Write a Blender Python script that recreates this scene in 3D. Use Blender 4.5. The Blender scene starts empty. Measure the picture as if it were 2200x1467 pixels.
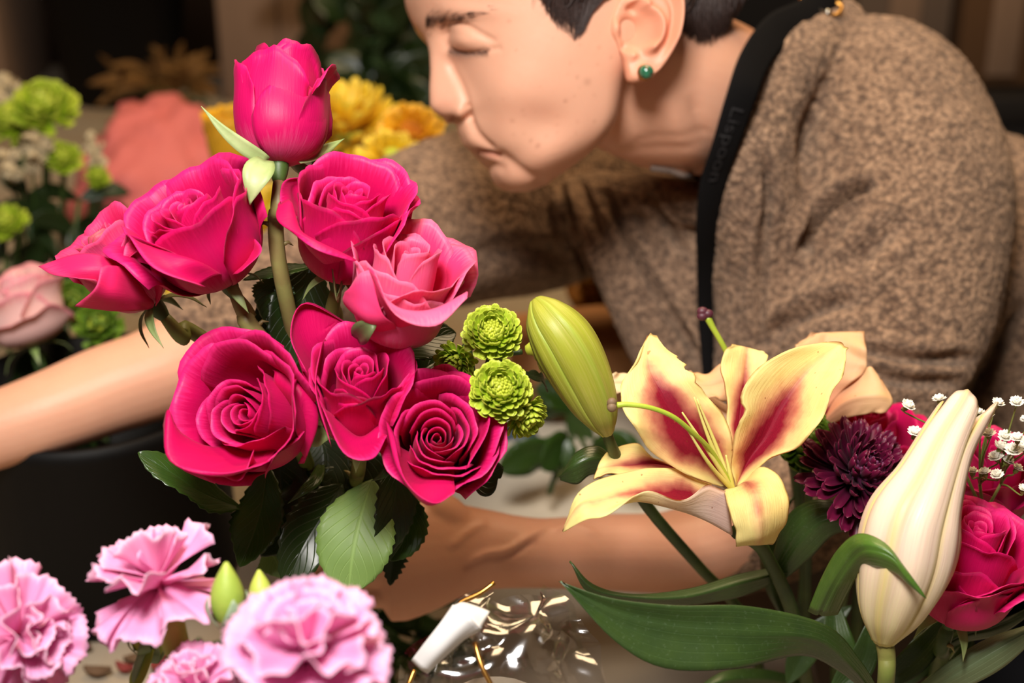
import bpy, bmesh, math, random
import numpy as np
from mathutils import Vector, Matrix
from mathutils.bvhtree import BVHTree

# ------------------------------------------------------------------ camera
SC = bpy.context.scene
COL = SC.collection
FPX = 2200 * 50.0 / 36.0
PITCH = math.radians(25)
CAMZ = 1.45
TABLE_Z = CAMZ - 0.585
cam_d = bpy.data.cameras.new('camera')
cam_d.lens = 50
cam_d.sensor_width = 36
cam_d.clip_start = 0.02
cam_d.dof.use_dof = True
cam_d.dof.focus_distance = 0.655
cam_d.dof.aperture_fstop = 5.6
cam = bpy.data.objects.new('camera', cam_d)
COL.objects.link(cam)
cam.location = (0, 0, CAMZ)
cam.rotation_euler = (math.pi / 2 - PITCH, 0, 0)
SC.camera = cam
CR = np.array([1.0, 0, 0])
CU = np.array([0, math.sin(PITCH), math.cos(PITCH)])
CB = np.array([0, -math.cos(PITCH), math.sin(PITCH)])      # towards the viewer
CO = np.array([0, 0, CAMZ])


def Dv(r, u, b):
    """direction given along right / up / towards the viewer"""
    return CR * r + CU * u + CB * b


def W(px, py, d):
    """point seen at a pixel of the photograph, d metres deep"""
    return CO + CR * ((px - 1100) / FPX * d) - CU * ((py - 733.5) / FPX * d) - CB * d


def WP(pts):
    return np.array([W(*p) for p in pts])


def proj(P):
    Q = np.asarray(P) - CO
    d = -(Q @ CB)
    return (Q @ CR) / d * FPX + 1100, -(Q @ CU) / d * FPX + 733.5, d


# ------------------------------------------------------------------ world, lights, exposure
world = bpy.data.worlds.new('world')
SC.world = world
world.use_nodes = True
bg = world.node_tree.nodes['Background']
bg.inputs[0].default_value = (1.0, 0.80, 0.62, 1)
bg.inputs[1].default_value = 0.13


def area(name, pos, target, size, power, color, sy=None):
    l = bpy.data.lights.new(name, 'AREA')
    l.size = size
    if sy:
        l.shape = 'RECTANGLE'
        l.size_y = sy
    l.energy = power
    l.color = color
    o = bpy.data.objects.new(name, l)
    COL.objects.link(o)
    o.location = Vector(pos)
    o.rotation_euler = (Vector(target) - Vector(pos)).to_track_quat('-Z', 'Y').to_euler()
    return o


AIM = W(1150, 700, 0.8)
area('flash_softbox', CO + Dv(-0.12, 0.46, 0.10), AIM, 0.24, 15.5, (1.0, 0.95, 0.90))
area('ceiling_panel', (0.25, 1.35, 2.75), (0.2, 1.0, 0.9), 0.9, 30.0, (1.0, 0.72, 0.42))
SC.view_settings.view_transform = 'Standard'
SC.view_settings.look = 'None'
SC.view_settings.exposure = 0.0
SC.view_settings.gamma = 1.0
SC.view_settings.use_curve_mapping = False
SC.cycles.use_denoising = True
SC.cycles.max_bounces = 8
SC.cycles.transparent_max_bounces = 24

RNG = np.random.RandomState(7)
ORG = {}

# ------------------------------------------------------------------ helpers


def srgb(r, g, b):
    def f(c):
        c /= 255.0
        return c / 12.92 if c <= 0.04045 else ((c + 0.055) / 1.055) ** 2.4
    return (f(r), f(g), f(b), 1.0)


class NT:
    """small node-tree writer"""

    def __init__(s, name):
        s.m = bpy.data.materials.new(name)
        s.m.use_nodes = True
        s.t = s.m.node_tree
        s.p = s.t.nodes['Principled BSDF']
        s.out = s.t.nodes['Material Output']

    def n(s, typ, **kw):
        x = s.t.nodes.new(typ)
        for k, v in kw.items():
            if k.startswith('i_'):
                key = k[2:]
                key = int(key) if key.isdigit() else key.replace('_', ' ')
                s.put(x.inputs[key], v)
            else:
                setattr(x, k, v)
        return x

    def put(s, sock, v):
        if hasattr(v, 'is_output'):
            s.t.links.new(v, sock)
        else:
            sock.default_value = v

    def set(s, **kw):
        for k, v in kw.items():
            s.put(s.p.inputs[k.replace('_', ' ')], v)
        return s

    def mix(s, fac, a, b, mode='MIX'):
        x = s.t.nodes.new('ShaderNodeMix')
        x.data_type = 'RGBA'
        x.blend_type = mode
        s.put(x.inputs[0], fac)
        s.put(x.inputs[6], a)
        s.put(x.inputs[7], b)
        return x.outputs[2]

    def math(s, op, a, b=0.0, c=None):
        x = s.t.nodes.new('ShaderNodeMath')
        x.operation = op
        s.put(x.inputs[0], a)
        s.put(x.inputs[1], b)
        if c is not None:
            s.put(x.inputs[2], c)
        return x.outputs[0]

    def ramp(s, fac, stops, interp='LINEAR'):
        x = s.t.nodes.new('ShaderNodeValToRGB')
        e = x.color_ramp.elements
        x.color_ramp.interpolation = interp
        while len(e) < len(stops):
            e.new(0.5)
        for i, (p, c) in enumerate(stops):
            e[i].position = p
            e[i].color = c if len(c) == 4 else (*c, 1)
        s.put(x.inputs[0], fac)
        return x.outputs[0]

    def noise(s, scale, detail=3.0, vec=None, rough=0.5):
        x = s.t.nodes.new('ShaderNodeTexNoise')
        x.inputs['Scale'].default_value = scale
        x.inputs['Detail'].default_value = detail
        x.inputs['Roughness'].default_value = rough
        if vec is not None:
            s.put(x.inputs['Vector'], vec)
        return x.outputs[0]

    def obj(s):
        return s.t.nodes.new('ShaderNodeTexCoord').outputs['Object']

    def uv(s):
        x = s.t.nodes.new('ShaderNodeTexCoord').outputs['UV']
        q = s.t.nodes.new('ShaderNodeSeparateXYZ')
        s.t.links.new(x, q.inputs[0])
        return q.outputs[0], q.outputs[1], x

    def bump(s, h, strength=0.3, dist=0.001):
        x = s.t.nodes.new('ShaderNodeBump')
        x.inputs['Strength'].default_value = strength
        x.inputs['Distance'].default_value = dist
        s.put(x.inputs['Height'], h)
        s.put(s.p.inputs['Normal'], x.outputs[0])

    def sss(s, w, scale, rad):
        s.p.inputs['Subsurface Weight'].default_value = w
        s.p.inputs['Subsurface Scale'].default_value = scale
        s.p.inputs['Subsurface Radius'].default_value = rad
        return s


def plain(name, col, rough=0.6, **kw):
    t = NT(name)
    nz = t.noise(60, 3, t.obj())
    c = t.mix(t.math('MULTIPLY', nz, 0.35), col, (col[0] * .55, col[1] * .55, col[2] * .55, 1))
    t.set(Base_Color=c, Roughness=rough, **kw)
    return t.m


def make_mesh(name, V, F, uv=None, col=None, midx=None, smooth=True):
    me = bpy.data.meshes.new(name)
    V = np.asarray(V, dtype=float)
    me.from_pydata(V.tolist(), [], [tuple(int(i) for i in f) for f in F])
    if smooth:
        me.polygons.foreach_set('use_smooth', [True] * len(me.polygons))
    if midx is not None:
        me.polygons.foreach_set('material_index', [int(i) for i in midx])
    li = np.empty(len(me.loops), dtype=np.int32)
    me.loops.foreach_get('vertex_index', li)
    if uv is not None:
        l = me.uv_layers.new(name='UVMap')
        l.data.foreach_set('uv', np.asarray(uv, dtype=np.float32)[li].ravel())
    if col is not None:
        a = me.color_attributes.new(name='Col', type='FLOAT_COLOR', domain='POINT')
        c = np.ones((len(V), 4), dtype=np.float32)
        c[:, :3] = col
        a.data.foreach_set('color', c.ravel())
    me.update()
    return me


def root(name, label, cat, loc, group=None):
    o = bpy.data.objects.new(name, None)
    COL.objects.link(o)
    o.location = Vector([float(x) for x in loc])
    o.empty_display_size = 0.02
    o['label'] = label
    o['category'] = cat
    if group:
        o['group'] = group
    ORG[o.name] = np.array([float(x) for x in loc])
    return o


def origin_of(o):
    while o.parent is not None:
        o = o.parent
    return ORG[o.name]


def part(name, V, F, parent, mats, uv=None, col=None, midx=None, smooth=True):
    """mesh child; V in world coordinates"""
    V = np.asarray(V, dtype=float) - origin_of(parent)
    me = make_mesh(name, V, F, uv, col, midx, smooth)
    for m in (mats if isinstance(mats, (list, tuple)) else [mats]):
        me.materials.append(m)
    o = bpy.data.objects.new(name, me)
    COL.objects.link(o)
    o.parent = parent
    return o


def single(name, V, F, mats, label=None, cat=None, group=None, kind=None, **kw):
    """one-mesh thing, or a piece of the setting"""
    V = np.asarray(V, dtype=float)
    lo, hi = V.min(0), V.max(0)
    org = np.array([(lo[0] + hi[0]) / 2, (lo[1] + hi[1]) / 2, lo[2]])
    me = make_mesh(name, V - org, F, **kw)
    for m in (mats if isinstance(mats, (list, tuple)) else [mats]):
        me.materials.append(m)
    o = bpy.data.objects.new(name, me)
    COL.objects.link(o)
    o.location = Vector(org)
    ORG[o.name] = np.array(org)
    if label:
        o['label'] = label
    if cat:
        o['category'] = cat
    if group:
        o['group'] = group
    if kind:
        o['kind'] = kind
    return o


def inst(name, mesh, parent, M):
    """child sharing a mesh, placed by a world matrix"""
    o = bpy.data.objects.new(name, mesh)
    COL.objects.link(o)
    o.parent = parent
    T = Matrix.Translation(-Vector(origin_of(parent)))
    o.matrix_basis = T @ M
    return o


def unit(v):
    v = np.asarray(v, dtype=float)
    return v / (np.linalg.norm(v) + 1e-12)


def catmull(P, n, closed=False):
    """resample a control polyline smoothly to n points"""
    P = np.asarray(P, dtype=float)
    k = len(P)
    if k == 2:
        t = np.linspace(0, 1, n)[:, None]
        return P[0] * (1 - t) + P[1] * t
    if closed:
        Q = np.vstack([P[-1:], P, P[:2]])
        t = np.linspace(0, k, n, endpoint=False)
    else:
        Q = np.vstack([2 * P[:1] - P[1:2], P, 2 * P[-1:] - P[-2:-1]])
        t = np.linspace(0, k - 1, n)
    i = np.minimum(t.astype(int), (k - 1 if closed else k - 2))
    f = (t - i)[:, None]
    a, b, c, d = Q[i], Q[i + 1], Q[i + 2], Q[i + 3]
    return 0.5 * (2 * b + (c - a) * f + (2 * a - 5 * b + 4 * c - d) * f * f + (3 * b - a - 3 * c + d) * f ** 3)


def grid_faces(nr, nc, wrap=False, off=0):
    F = []
    for r in range(nr - 1):
        for c in range(nc - 1 + (1 if wrap else 0)):
            c2 = (c + 1) % nc
            F.append((off + r * nc + c, off + r * nc + c2, off + (r + 1) * nc + c2, off + (r + 1) * nc + c))
    return F


def frames(P, ref=None):
    P = np.asarray(P)
    T = np.gradient(P, axis=0)
    T /= np.linalg.norm(T, axis=1)[:, None] + 1e-12
    n = len(P)
    N = np.zeros_like(P)
    r = np.array([0, 0, 1.0]) if ref is None else np.asarray(ref, dtype=float)
    if abs(r @ T[0]) > 0.95 and ref is None:
        r = np.array([1.0, 0, 0])
    for i in range(n):
        v = r - T[i] * (r @ T[i])
        if np.linalg.norm(v) < 1e-6:
            v = N[i - 1]
        N[i] = unit(v)
        if ref is None:
            r = N[i]
    B = np.cross(T, N)
    return T, N, B


def tube(P, R, seg=10, ref=None, cap=True, R2=None):
    """R along the reference, R2 across"""
    P = np.asarray(P, dtype=float)
    n = len(P)
    R = np.full(n, R, dtype=float) if np.isscalar(R) else np.asarray(R, dtype=float)
    R2 = R if R2 is None else (np.full(n, R2, dtype=float) if np.isscalar(R2) else np.asarray(R2, dtype=float))
    T, N, B = frames(P, ref)
    a = np.linspace(0, 2 * np.pi, seg, endpoint=False)
    V = P[:, None, :] + N[:, None, :] * (np.cos(a)[None, :, None] * R[:, None, None]) \
        + B[:, None, :] * (np.sin(a)[None, :, None] * R2[:, None, None])
    V = V.reshape(-1, 3)
    F = grid_faces(n, seg, True)
    if cap:
        k = len(V)
        V = np.vstack([V, P[0] - T[0] * R[0] * .3, P[-1] + T[-1] * R[-1] * .3])
        for c in range(seg):
            F.append((k, (c + 1) % seg, c))
            F.append((k + 1, (n - 1) * seg + c, (n - 1) * seg + (c + 1) % seg))
    return V, F


class Acc:
    """collects pieces of ONE part"""

    def __init__(s):
        s.V, s.F, s.n, s.UV = [], [], 0, []

    def add(s, V, F, uv=None):
        s.V.append(np.asarray(V, dtype=float))
        s.F += [tuple(i + s.n for i in f) for f in F]
        s.UV.append(np.zeros((len(V), 2)) if uv is None else np.asarray(uv))
        s.n += len(V)
        return s

    def get(s):
        return np.vstack(s.V), s.F

    def uv(s):
        return np.vstack(s.UV)


def patch(rows, nu, nv):
    """rows of world control points -> smooth (nv,nu,3) grid"""
    R = np.array([catmull(r, nu) for r in rows])
    return np.stack([catmull(R[:, j], nv) for j in range(nu)], axis=1)


def grid_normals(G):
    du = np.gradient(G, axis=1)
    dv = np.gradient(G, axis=0)
    N = np.cross(du, dv)
    return N / (np.linalg.norm(N, axis=2)[:, :, None] + 1e-12)


def face_on(G, flip=False):
    """turn a grid so its first face is the one seen from the photograph's side"""
    n = grid_normals(G)
    away = np.sum(n * (CO - G)) < 0
    return G[:, ::-1] if away != flip else G


def sheet(G, th=0.0005, taper=True):
    """closed thin shell round a grid; front faces material 0, back faces 1"""
    nv, nu, _ = G.shape
    N = grid_normals(G)
    t = np.full((nv, nu), th / 2)
    if taper:
        t[-1, :] *= .35
        t[:, 0] *= .35
        t[:, -1] *= .35
    A = (G + N * t[:, :, None]).reshape(-1, 3)
    B = (G - N * t[:, :, None]).reshape(-1, 3)
    k = nv * nu
    F1 = grid_faces(nv, nu)
    F2 = [tuple(i + k for i in f[::-1]) for f in F1]
    rim = []
    loop = [i for i in range(nu)] + [r * nu + nu - 1 for r in range(1, nv)] + \
           [(nv - 1) * nu + c for c in range(nu - 2, -1, -1)] + [r * nu for r in range(nv - 2, 0, -1)]
    m = len(loop)
    for i in range(m):
        a, b = loop[i], loop[(i + 1) % m]
        rim.append((b, a, a + k, b + k))
    uu, vv = np.meshgrid(np.linspace(0, 1, nu), np.linspace(0, 1, nv))
    uv = np.stack([uu.ravel(), vv.ravel()], 1)
    return np.vstack([A, B]), F1 + F2 + rim, np.vstack([uv, uv]), [0] * len(F1) + [1] * len(F2) + [0] * len(rim)


def sheet_part(name, G, parent, mats, th=0.0005, taper=True):
    V, F, uv, mi = sheet(G, th, taper)
    return part(name, V, F, parent, mats, uv=uv, midx=mi)


def hash3(i, j, k):
    h = (i * 374761393 + j * 668265263 + k * 2147483647 + 1442695) & 0x7fffffff
    h = ((h ^ (h >> 13)) * 1274126177) & 0x7fffffff
    return ((h ^ (h >> 16)) & 0xffff) / 65535.0


def vnoise(P, scale, seed=0):
    """vectorised value noise in -1..1"""
    Q = np.asarray(P) * scale + 1000.0 + seed * 17.3
    I = np.floor(Q).astype(np.int64)
    f = Q - I
    f = f * f * (3 - 2 * f)
    r = 0
    for a in (0, 1):
        for b in (0, 1):
            for c in (0, 1):
                w = (f[:, 0] if a else 1 - f[:, 0]) * (f[:, 1] if b else 1 - f[:, 1]) * (f[:, 2] if c else 1 - f[:, 2])
                r = r + w * hash3(I[:, 0] + a, I[:, 1] + b, I[:, 2] + c)
    return r * 2 - 1


def seg_dist(x, y, poly):
    """distance in pixels to a polyline, and the signed side of its nearest piece"""
    best = np.full(x.shape, 1e9)
    par = np.zeros(x.shape)
    poly = np.asarray(poly, dtype=float)
    n = len(poly) - 1
    for i in range(n):
        a, b = poly[i], poly[i + 1]
        d = b - a
        t = np.clip(((x - a[0]) * d[0] + (y - a[1]) * d[1]) / (d @ d), 0, 1)
        q = np.hypot(x - a[0] - d[0] * t, y - a[1] - d[1] * t)
        m = q < best
        best[m] = q[m]
        par[m] = ((i + t) / n)[m]
    return best, par


def box(lo, hi, bev=0.0):
    bm = bmesh.new()
    bmesh.ops.create_cube(bm, size=1)
    lo, hi = np.asarray(lo, float), np.asarray(hi, float)
    for v in bm.verts:
        for a in range(3):
            v.co[a] = lo[a] + (v.co[a] + .5) * (hi[a] - lo[a])
    if bev:
        bmesh.ops.bevel(bm, geom=bm.edges[:], offset=bev, segments=2, affect='EDGES', profile=.5)
    V = np.array([v.co[:] for v in bm.verts])
    bm.verts.index_update()
    F = [tuple(v.index for v in f.verts) for f in bm.faces]
    bm.free()
    return V, F


def ball(c, r, nu=14, nv=9):
    c = np.asarray(c, float)
    r = np.full(3, r) if np.isscalar(r) else np.asarray(r, float)
    V, F = [], []
    for i in range(nv + 1):
        t = math.pi * i / nv
        for j in range(nu):
            p = 2 * math.pi * j / nu
            V.append(c + r * np.array([math.sin(t) * math.cos(p), math.sin(t) * math.sin(p), math.cos(t)]))
    return np.array(V), [f[::-1] for f in grid_faces(nv + 1, nu, True)]


def basis(z, xhint=None):
    z = unit(z)
    x = CR if xhint is None else np.asarray(xhint, float)
    x = x - z * (x @ z)
    if np.linalg.norm(x) < 0.05:
        x = CU - z * (CU @ z)
    x = unit(x)
    return x, np.cross(z, x), z


def mat4(x, y, z, o, s=1.0):
    M = Matrix.Identity(4)
    for i in range(3):
        M[i][0], M[i][1], M[i][2], M[i][3] = x[i] * s, y[i] * s, z[i] * s, o[i]
    return M


def remeshed(V, F, voxel, smooth_it=4):
    me = make_mesh('tmp', V, F)
    o = bpy.data.objects.new('tmp', me)
    COL.objects.link(o)
    r = o.modifiers.new('r', 'REMESH')
    r.mode = 'VOXEL'
    r.voxel_size = voxel
    if smooth_it:
        s = o.modifiers.new('s', 'SMOOTH')
        s.iterations = smooth_it
        s.factor = .5
    dg = bpy.context.evaluated_depsgraph_get()
    ev = o.evaluated_get(dg)
    m2 = ev.to_mesh()
    n = len(m2.vertices)
    co = np.empty(n * 3, dtype=np.float32)
    m2.vertices.foreach_get('co', co)
    no = np.empty(n * 3, dtype=np.float32)
    m2.vertices.foreach_get('normal', no)
    F2 = [tuple(p.vertices) for p in m2.polygons]
    ev.to_mesh_clear()
    bpy.data.objects.remove(o)
    bpy.data.meshes.remove(me)
    return co.reshape(-1, 3).astype(float), no.reshape(-1, 3).astype(float), F2

# ================================================================== SETTING
def cloth_material():
    t = NT('linen_tablecloth')
    w1 = t.n('ShaderNodeTexWave', i_Scale=260.0, i_Distortion=.6, i_Vector=t.obj())
    w2 = t.n('ShaderNodeTexWave', i_Scale=260.0, i_Distortion=.6, i_Vector=t.obj(), bands_direction='Y')
    nz = t.noise(9, 4, t.obj())
    wv = t.math('MULTIPLY', w1.outputs[1], w2.outputs[1])
    c = t.mix(wv, srgb(150, 136, 116), srgb(186, 172, 150))
    c = t.mix(t.ramp(nz, [(.42, (0, 0, 0)), (.62, (.5, .5, .5))]), c, srgb(150, 122, 94))
    t.set(Base_Color=c, Roughness=.9)
    t.bump(wv, .4, .0006)
    return t.m


M_CLOTH = cloth_material()
M_WALL = plain('dim_brown_wall', srgb(92, 70, 54), .9)
M_FLOOR = plain('dark_floor', srgb(48, 36, 28), .7)
M_CEIL = plain('dim_ceiling', srgb(150, 130, 110), .9)
M_TLEG = plain('table_leg_wood', srgb(96, 66, 42), .6)


def table(label, x0, x1, y0, y1):
    r = root('work_table', label, 'table', ((x0 + x1) / 2, (y0 + y1) / 2, 0))
    part('tabletop', *box((x0, y0, TABLE_Z - .04), (x1, y1, TABLE_Z), .006), r, M_CLOTH)
    for x in (x0 + .06, x1 - .06):
        for y in (y0 + .06, y1 - .06):
            part('leg', *box((x - .03, y - .03, 0), (x + .03, y + .03, TABLE_Z - .03), .004), r, M_TLEG)


table('work table under a beige woven cloth, nearest the viewer', -1.5, .95, .2, .70)
table('work table stretching back behind the reaching arm', -1.5, .20, .70, 2.35)
single('floor', *box((-3, -1.5, -.1), (3.4, 4.2, 0)), M_FLOOR, kind='structure')
single('wall_back', *box((-3, 4.2, 0), (3.4, 4.3, 3.0)), M_WALL, kind='structure')
single('wall_left', *box((-3.1, -1.5, 0), (-3, 4.3, 3.0)), M_WALL, kind='structure')
single('wall_right', *box((3.4, -1.5, 0), (3.5, 4.3, 3.0)), M_WALL, kind='structure')
single('ceiling', *box((-3, -1.5, 3.0), (3.4, 4.2, 3.1)), M_CEIL, kind='structure')

# ================================================================== PERSON
def skin_material():
    t = NT('skin')
    c = t.n('ShaderNodeVertexColor', layer_name='Col').outputs[0]
    nz = t.noise(420, 3, t.obj())
    mot = t.noise(45, 4, t.obj())
    c2 = t.mix(t.math('MULTIPLY', mot, 0.30), c, srgb(196, 112, 84), 'MIX')
    t.set(Base_Color=c2, Roughness=0.46)
    t.p.inputs['Specular IOR Level'].default_value = 0.38
    t.sss(0.16, 0.006, (1.0, 0.36, 0.20))
    t.bump(nz, 0.22, 0.0006)
    return t.m


def fleece_material():
    t = NT('sherpa_fleece')
    c = t.n('ShaderNodeVertexColor', layer_name='Col').outputs[0]
    ob = t.obj()
    wob = t.n('ShaderNodeTexNoise', i_Scale=260.0, i_Vector=ob)
    ad = t.n('ShaderNodeMixRGB', blend_type='ADD')
    ad.inputs[0].default_value = .0045
    t.put(ad.inputs[1], ob)
    t.put(ad.inputs[2], wob.outputs[1])
    v = t.n('ShaderNodeTexVoronoi', i_Scale=310.0, i_Vector=ad.outputs[0])
    nz = t.noise(1300, 3, ob, .6)
    hgt = t.math('SUBTRACT', t.math('MULTIPLY', nz, .5), v.outputs[0])
    gap = t.ramp(t.math('ADD', v.outputs[0], t.math('MULTIPLY', nz, .25)), [(.50, (0, 0, 0)), (.86, (1, 1, 1))])
    c2 = t.mix(t.math('MULTIPLY', gap, .66), c, srgb(58, 46, 42))
    t.set(Base_Color=c2, Roughness=.95)
    t.p.inputs['Specular IOR Level'].default_value = .1
    t.p.inputs['Sheen Weight'].default_value = .25
    t.p.inputs['Sheen Roughness'].default_value = .5
    t.p.inputs['Sheen Tint'].default_value = srgb(235, 210, 185)
    t.bump(hgt, .9, .0022)
    return t.m


M_SKIN = skin_material()
M_FLEECE = fleece_material()
M_HAIR = NT('dark_hair')
_h = M_HAIR.noise(700, 2, M_HAIR.obj())
M_HAIR.set(Base_Color=M_HAIR.mix(_h, srgb(20, 12, 9), srgb(66, 42, 34)), Roughness=0.5)
M_HAIR = M_HAIR.m
M_STRAP = NT('black_webbing')
_w = M_STRAP.n('ShaderNodeTexWave', i_Scale=420.0, i_Distortion=1.0, i_Vector=M_STRAP.obj())
M_STRAP.set(Base_Color=M_STRAP.mix(_w.outputs[1], srgb(6, 5, 5), srgb(15, 13, 13)), Roughness=0.9)
M_STRAP.p.inputs['Specular IOR Level'].default_value = .15
M_STRAP.bump(_w.outputs[1], .3, .0004)
M_STRAP = M_STRAP.m
M_PRINT = plain('dark_grey_print', srgb(27, 25, 26), 0.8)
M_STEEL = plain('polished_steel', srgb(190, 186, 178), 0.22, Metallic=1.0)
M_BRASS = plain('brass', srgb(214, 160, 84), 0.3, Metallic=1.0)
M_SILVER = plain('silver', srgb(210, 206, 198), 0.2, Metallic=1.0)


def opal_material():
    t = NT('green_opal')
    nz = t.noise(260, 3, t.obj(), .6)
    c = t.ramp(nz, [(.3, srgb(18, 60, 44)), (.45, srgb(40, 120, 88)), (.55, srgb(60, 60, 38)), (.66, srgb(168, 96, 34))])
    t.set(Base_Color=c, Roughness=0.12)
    t.p.inputs['Coat Weight'].default_value = 1.0
    t.p.inputs['Coat Roughness'].default_value = 0.04
    return t.m


M_OPAL = opal_material()

# --- head frame: fwd X, person's left Y (near side), up Z; centimetres
_yaw, _tilt = math.radians(18), math.radians(20)
_X0, _Y0, _Z0 = Dv(-1, 0, 0), Dv(0, 0, 1), Dv(0, 1, 0)
_X1 = math.cos(_yaw) * _X0 + math.sin(_yaw) * _Y0
HY = -math.sin(_yaw) * _X0 + math.cos(_yaw) * _Y0
HX = math.cos(_tilt) * _X1 - math.sin(_tilt) * _Z0
HZ = math.cos(_tilt) * _Z0 + math.sin(_tilt) * _X1
HO = W(1345, 75, 0.81) - 0.07 * HY


def head(x, y, z):
    return HO + (HX * x + HY * y + HZ * z) * 0.01


def head_plane(px, py, y):
    """point of the plane y = const (cm) seen at a pixel"""
    r = W(px, py, 1.0) - CO
    o = HO + HY * y * 0.01
    return CO + r * (((o - CO) @ HY) / (r @ HY))


def to_head(P):
    Q = (np.asarray(P) - HO) * 100
    return Q @ HX, Q @ HY, Q @ HZ


ZK = [-6.62, -6.45, -6.2, -5.7, -5.0, -4.25, -3.6, -3.0, -2.0, -1.2, -0.7, 0.0, 1.0, 2.0, 3.0, 4.0, 5.0, 6.3, 8.5, 11.0, 12.8, 13.6]
PK = [6.1, 6.65, 7.25, 7.62, 7.88, 7.80, 8.34, 8.72, 9.02, 8.95, 9.86, 10.30, 9.98, 9.56, 9.22, 9.05, 9.25, 9.3, 8.8, 7.0, 4.4, 1.5]
BK = [6.1, 6.35, 6.7, 7.0, 7.25, 7.45, 7.65, 7.85, 8.1, 8.2, 8.25, 8.3, 8.35, 8.4, 8.5, 8.75, 9.1, 9.25, 8.8, 7.0, 4.4, 1.5]
XB = [5.7, 4.9, 3.7, 2.1, 0.9, 0.2, -.1, -.4, -.9, -2.5, -4.5, -7.2, -7.8, -8.1, -8.4, -8.6, -8.8, -8.8, -8.3, -6.6, -4.0, -1.5]
WK = [0.3, 1.5, 2.6, 3.9, 5.0, 5.55, 5.8, 6.0, 6.3, 6.5, 6.6, 6.7, 6.8, 6.85, 6.95, 7.05, 7.15, 7.2, 6.9, 5.2, 3.2, 1.0]
NW = [2.0, 2.0, 2.1, 2.2, 2.2, 2.3, 2.2, 2.2, 2.1, 1.9, 1.75, 1.45, 1.1, .95, .9, 1.0, 2.0, 4, 4, 4, 4, 4]


XC = [5.9, 5.5, 4.9, 4.0, 3.1, 2.6, 2.3, 2.1, 1.9, 1.8, 1.75, 1.7, 1.6, 1.5, 1.3, 1.0, .8, .5, .1, 0, 0, 0]
_zf = np.linspace(ZK[0] - 1, ZK[-1] + 1, 900)


def _smooth(K, sig):
    y = np.interp(_zf, ZK, K)
    k = int(sig / (_zf[1] - _zf[0]) * 3)
    g = np.exp(-.5 * (np.arange(-k, k + 1) / (k / 3)) ** 2)
    return np.convolve(np.pad(y, k, 'edge'), g / g.sum(), 'valid')


TB = {n: _smooth(K, s) for n, K, s in (('p', PK, .13), ('b', BK, .5), ('xb', XB, .45), ('w', WK, .45), ('nw', NW, .4), ('xc', XC, .5))}


def head_mesh():
    nz, na = 190, 220
    zs = np.interp(np.linspace(0, 1, nz), [0, .72, 1], [ZK[0], 6.0, ZK[-1]])
    V = []
    u = np.linspace(-1, 1, na, endpoint=False)
    a = np.sign(u) * np.abs(u) ** 1.35 * np.pi
    for z in zs:
        p, b, xb, w, nw, xc = (np.interp(z, _zf, TB[k]) for k in ('p', 'b', 'xb', 'w', 'nw', 'xc'))
        end = min(1, (z - ZK[0]) / .5, (ZK[-1] - z) / .5) ** .5
        w = w * max(.12, end)
        e = 2 / 2.35
        cs, sn = np.cos(a), np.sin(a)
        x = np.where(cs > 0, xc + (b - xc) * np.abs(cs) ** e, xc - (xc - xb) * np.abs(cs) ** e)
        y = w * np.sign(sn) * np.abs(sn) ** e
        g = np.exp(-(np.abs(y) / nw) ** 2.3)
        x = x + np.where(cs > 0, (p - b) * g, 0)
        V.append(np.stack([x, y, np.full(na, z)], 1))
    V = np.vstack(V)
    F = grid_faces(nz, na, True)
    k = len(V)
    V = np.vstack([V, [[6.1, 0, ZK[0] - .05], [-.2, 0, ZK[-1] + .1]]])
    for c in range(na):
        F.append((k, (c + 1) % na, c))
        F.append((k + 1, (nz - 1) * na + c, (nz - 1) * na + (c + 1) % na))
    Wd = HO + (V[:, :1] * HX + V[:, 1:2] * HY + V[:, 2:] * HZ) * 0.01
    return Wd, F


def limb(pts, n=40, seg=36, ref=None):
    """pts: px, py, depth, radius along ref (m), radius across (m)"""
    P = WP([p[:3] for p in pts])
    Q = catmull(np.hstack([P, np.array([p[3:5] for p in pts])]), n)
    return tube(Q[:, :3], Q[:, 3], seg, ref=ref, R2=Q[:, 4])


def round_limb(acc, pts, ref=None, n=36, seg=28):
    V, F = limb(pts, n, seg, ref)
    acc.add(V, F)
    for e in (0, -1):
        c = W(*pts[e][:3])
        acc.add(*ball(c, min(pts[e][3:5]) * .96))


body = Acc()
body.add(*head_mesh())
UP = CU
# neck and the upper trunk under the clothes
body.add(*limb([(1300, 120, .885, .050, .052), (1380, 165, .895, .052, .052), (1470, 198, .918, .053, .052),
                (1560, 215, .962, .050, .045), (1700, 300, 1.02, .040, .040)], 40, 48, ref=UP))
body.add(*limb([(1650, 300, 1.0, .045, .045), (1720, 480, 1.05, .07, .06), (1800, 760, 1.08, .07, .06)], 24, 30, ref=UP))
# near upper arm and forearm, far arm (both reach to the stems)
round_limb(body, [(1740, 330, 1.03, .045, .045), (1910, 420, .975, .045, .045), (1890, 720, .925, .040, .040), (1800, 1010, .895, .033, .033)])
round_limb(body, [(1800, 1010, .895, .033, .033), (1640, 1120, .882, .029, .030), (1460, 1182, .868, .025, .027), (1300, 1186, .852, .0228, .025),
                  (1170, 1188, .838, .0205, .023), (1085, 1184, .829, .0215, .021)], ref=UP)
round_limb(body, [(1690, 420, 1.10, .04, .04), (1330, 470, 1.18, .035, .035), (950, 510, 1.08, .040, .040), (600, 640, .99, .034, .034), (430, 745, .95, .032, .032)])
round_limb(body, [(430, 745, .95, .032, .032), (340, 800, .935, .0305, .032), (220, 842, .92, .029, .030), (110, 884, .905, .0265, .027),
                  (0, 922, .895, .0245, .024), (-70, 945, .89, .024, .021)], ref=UP)


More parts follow.
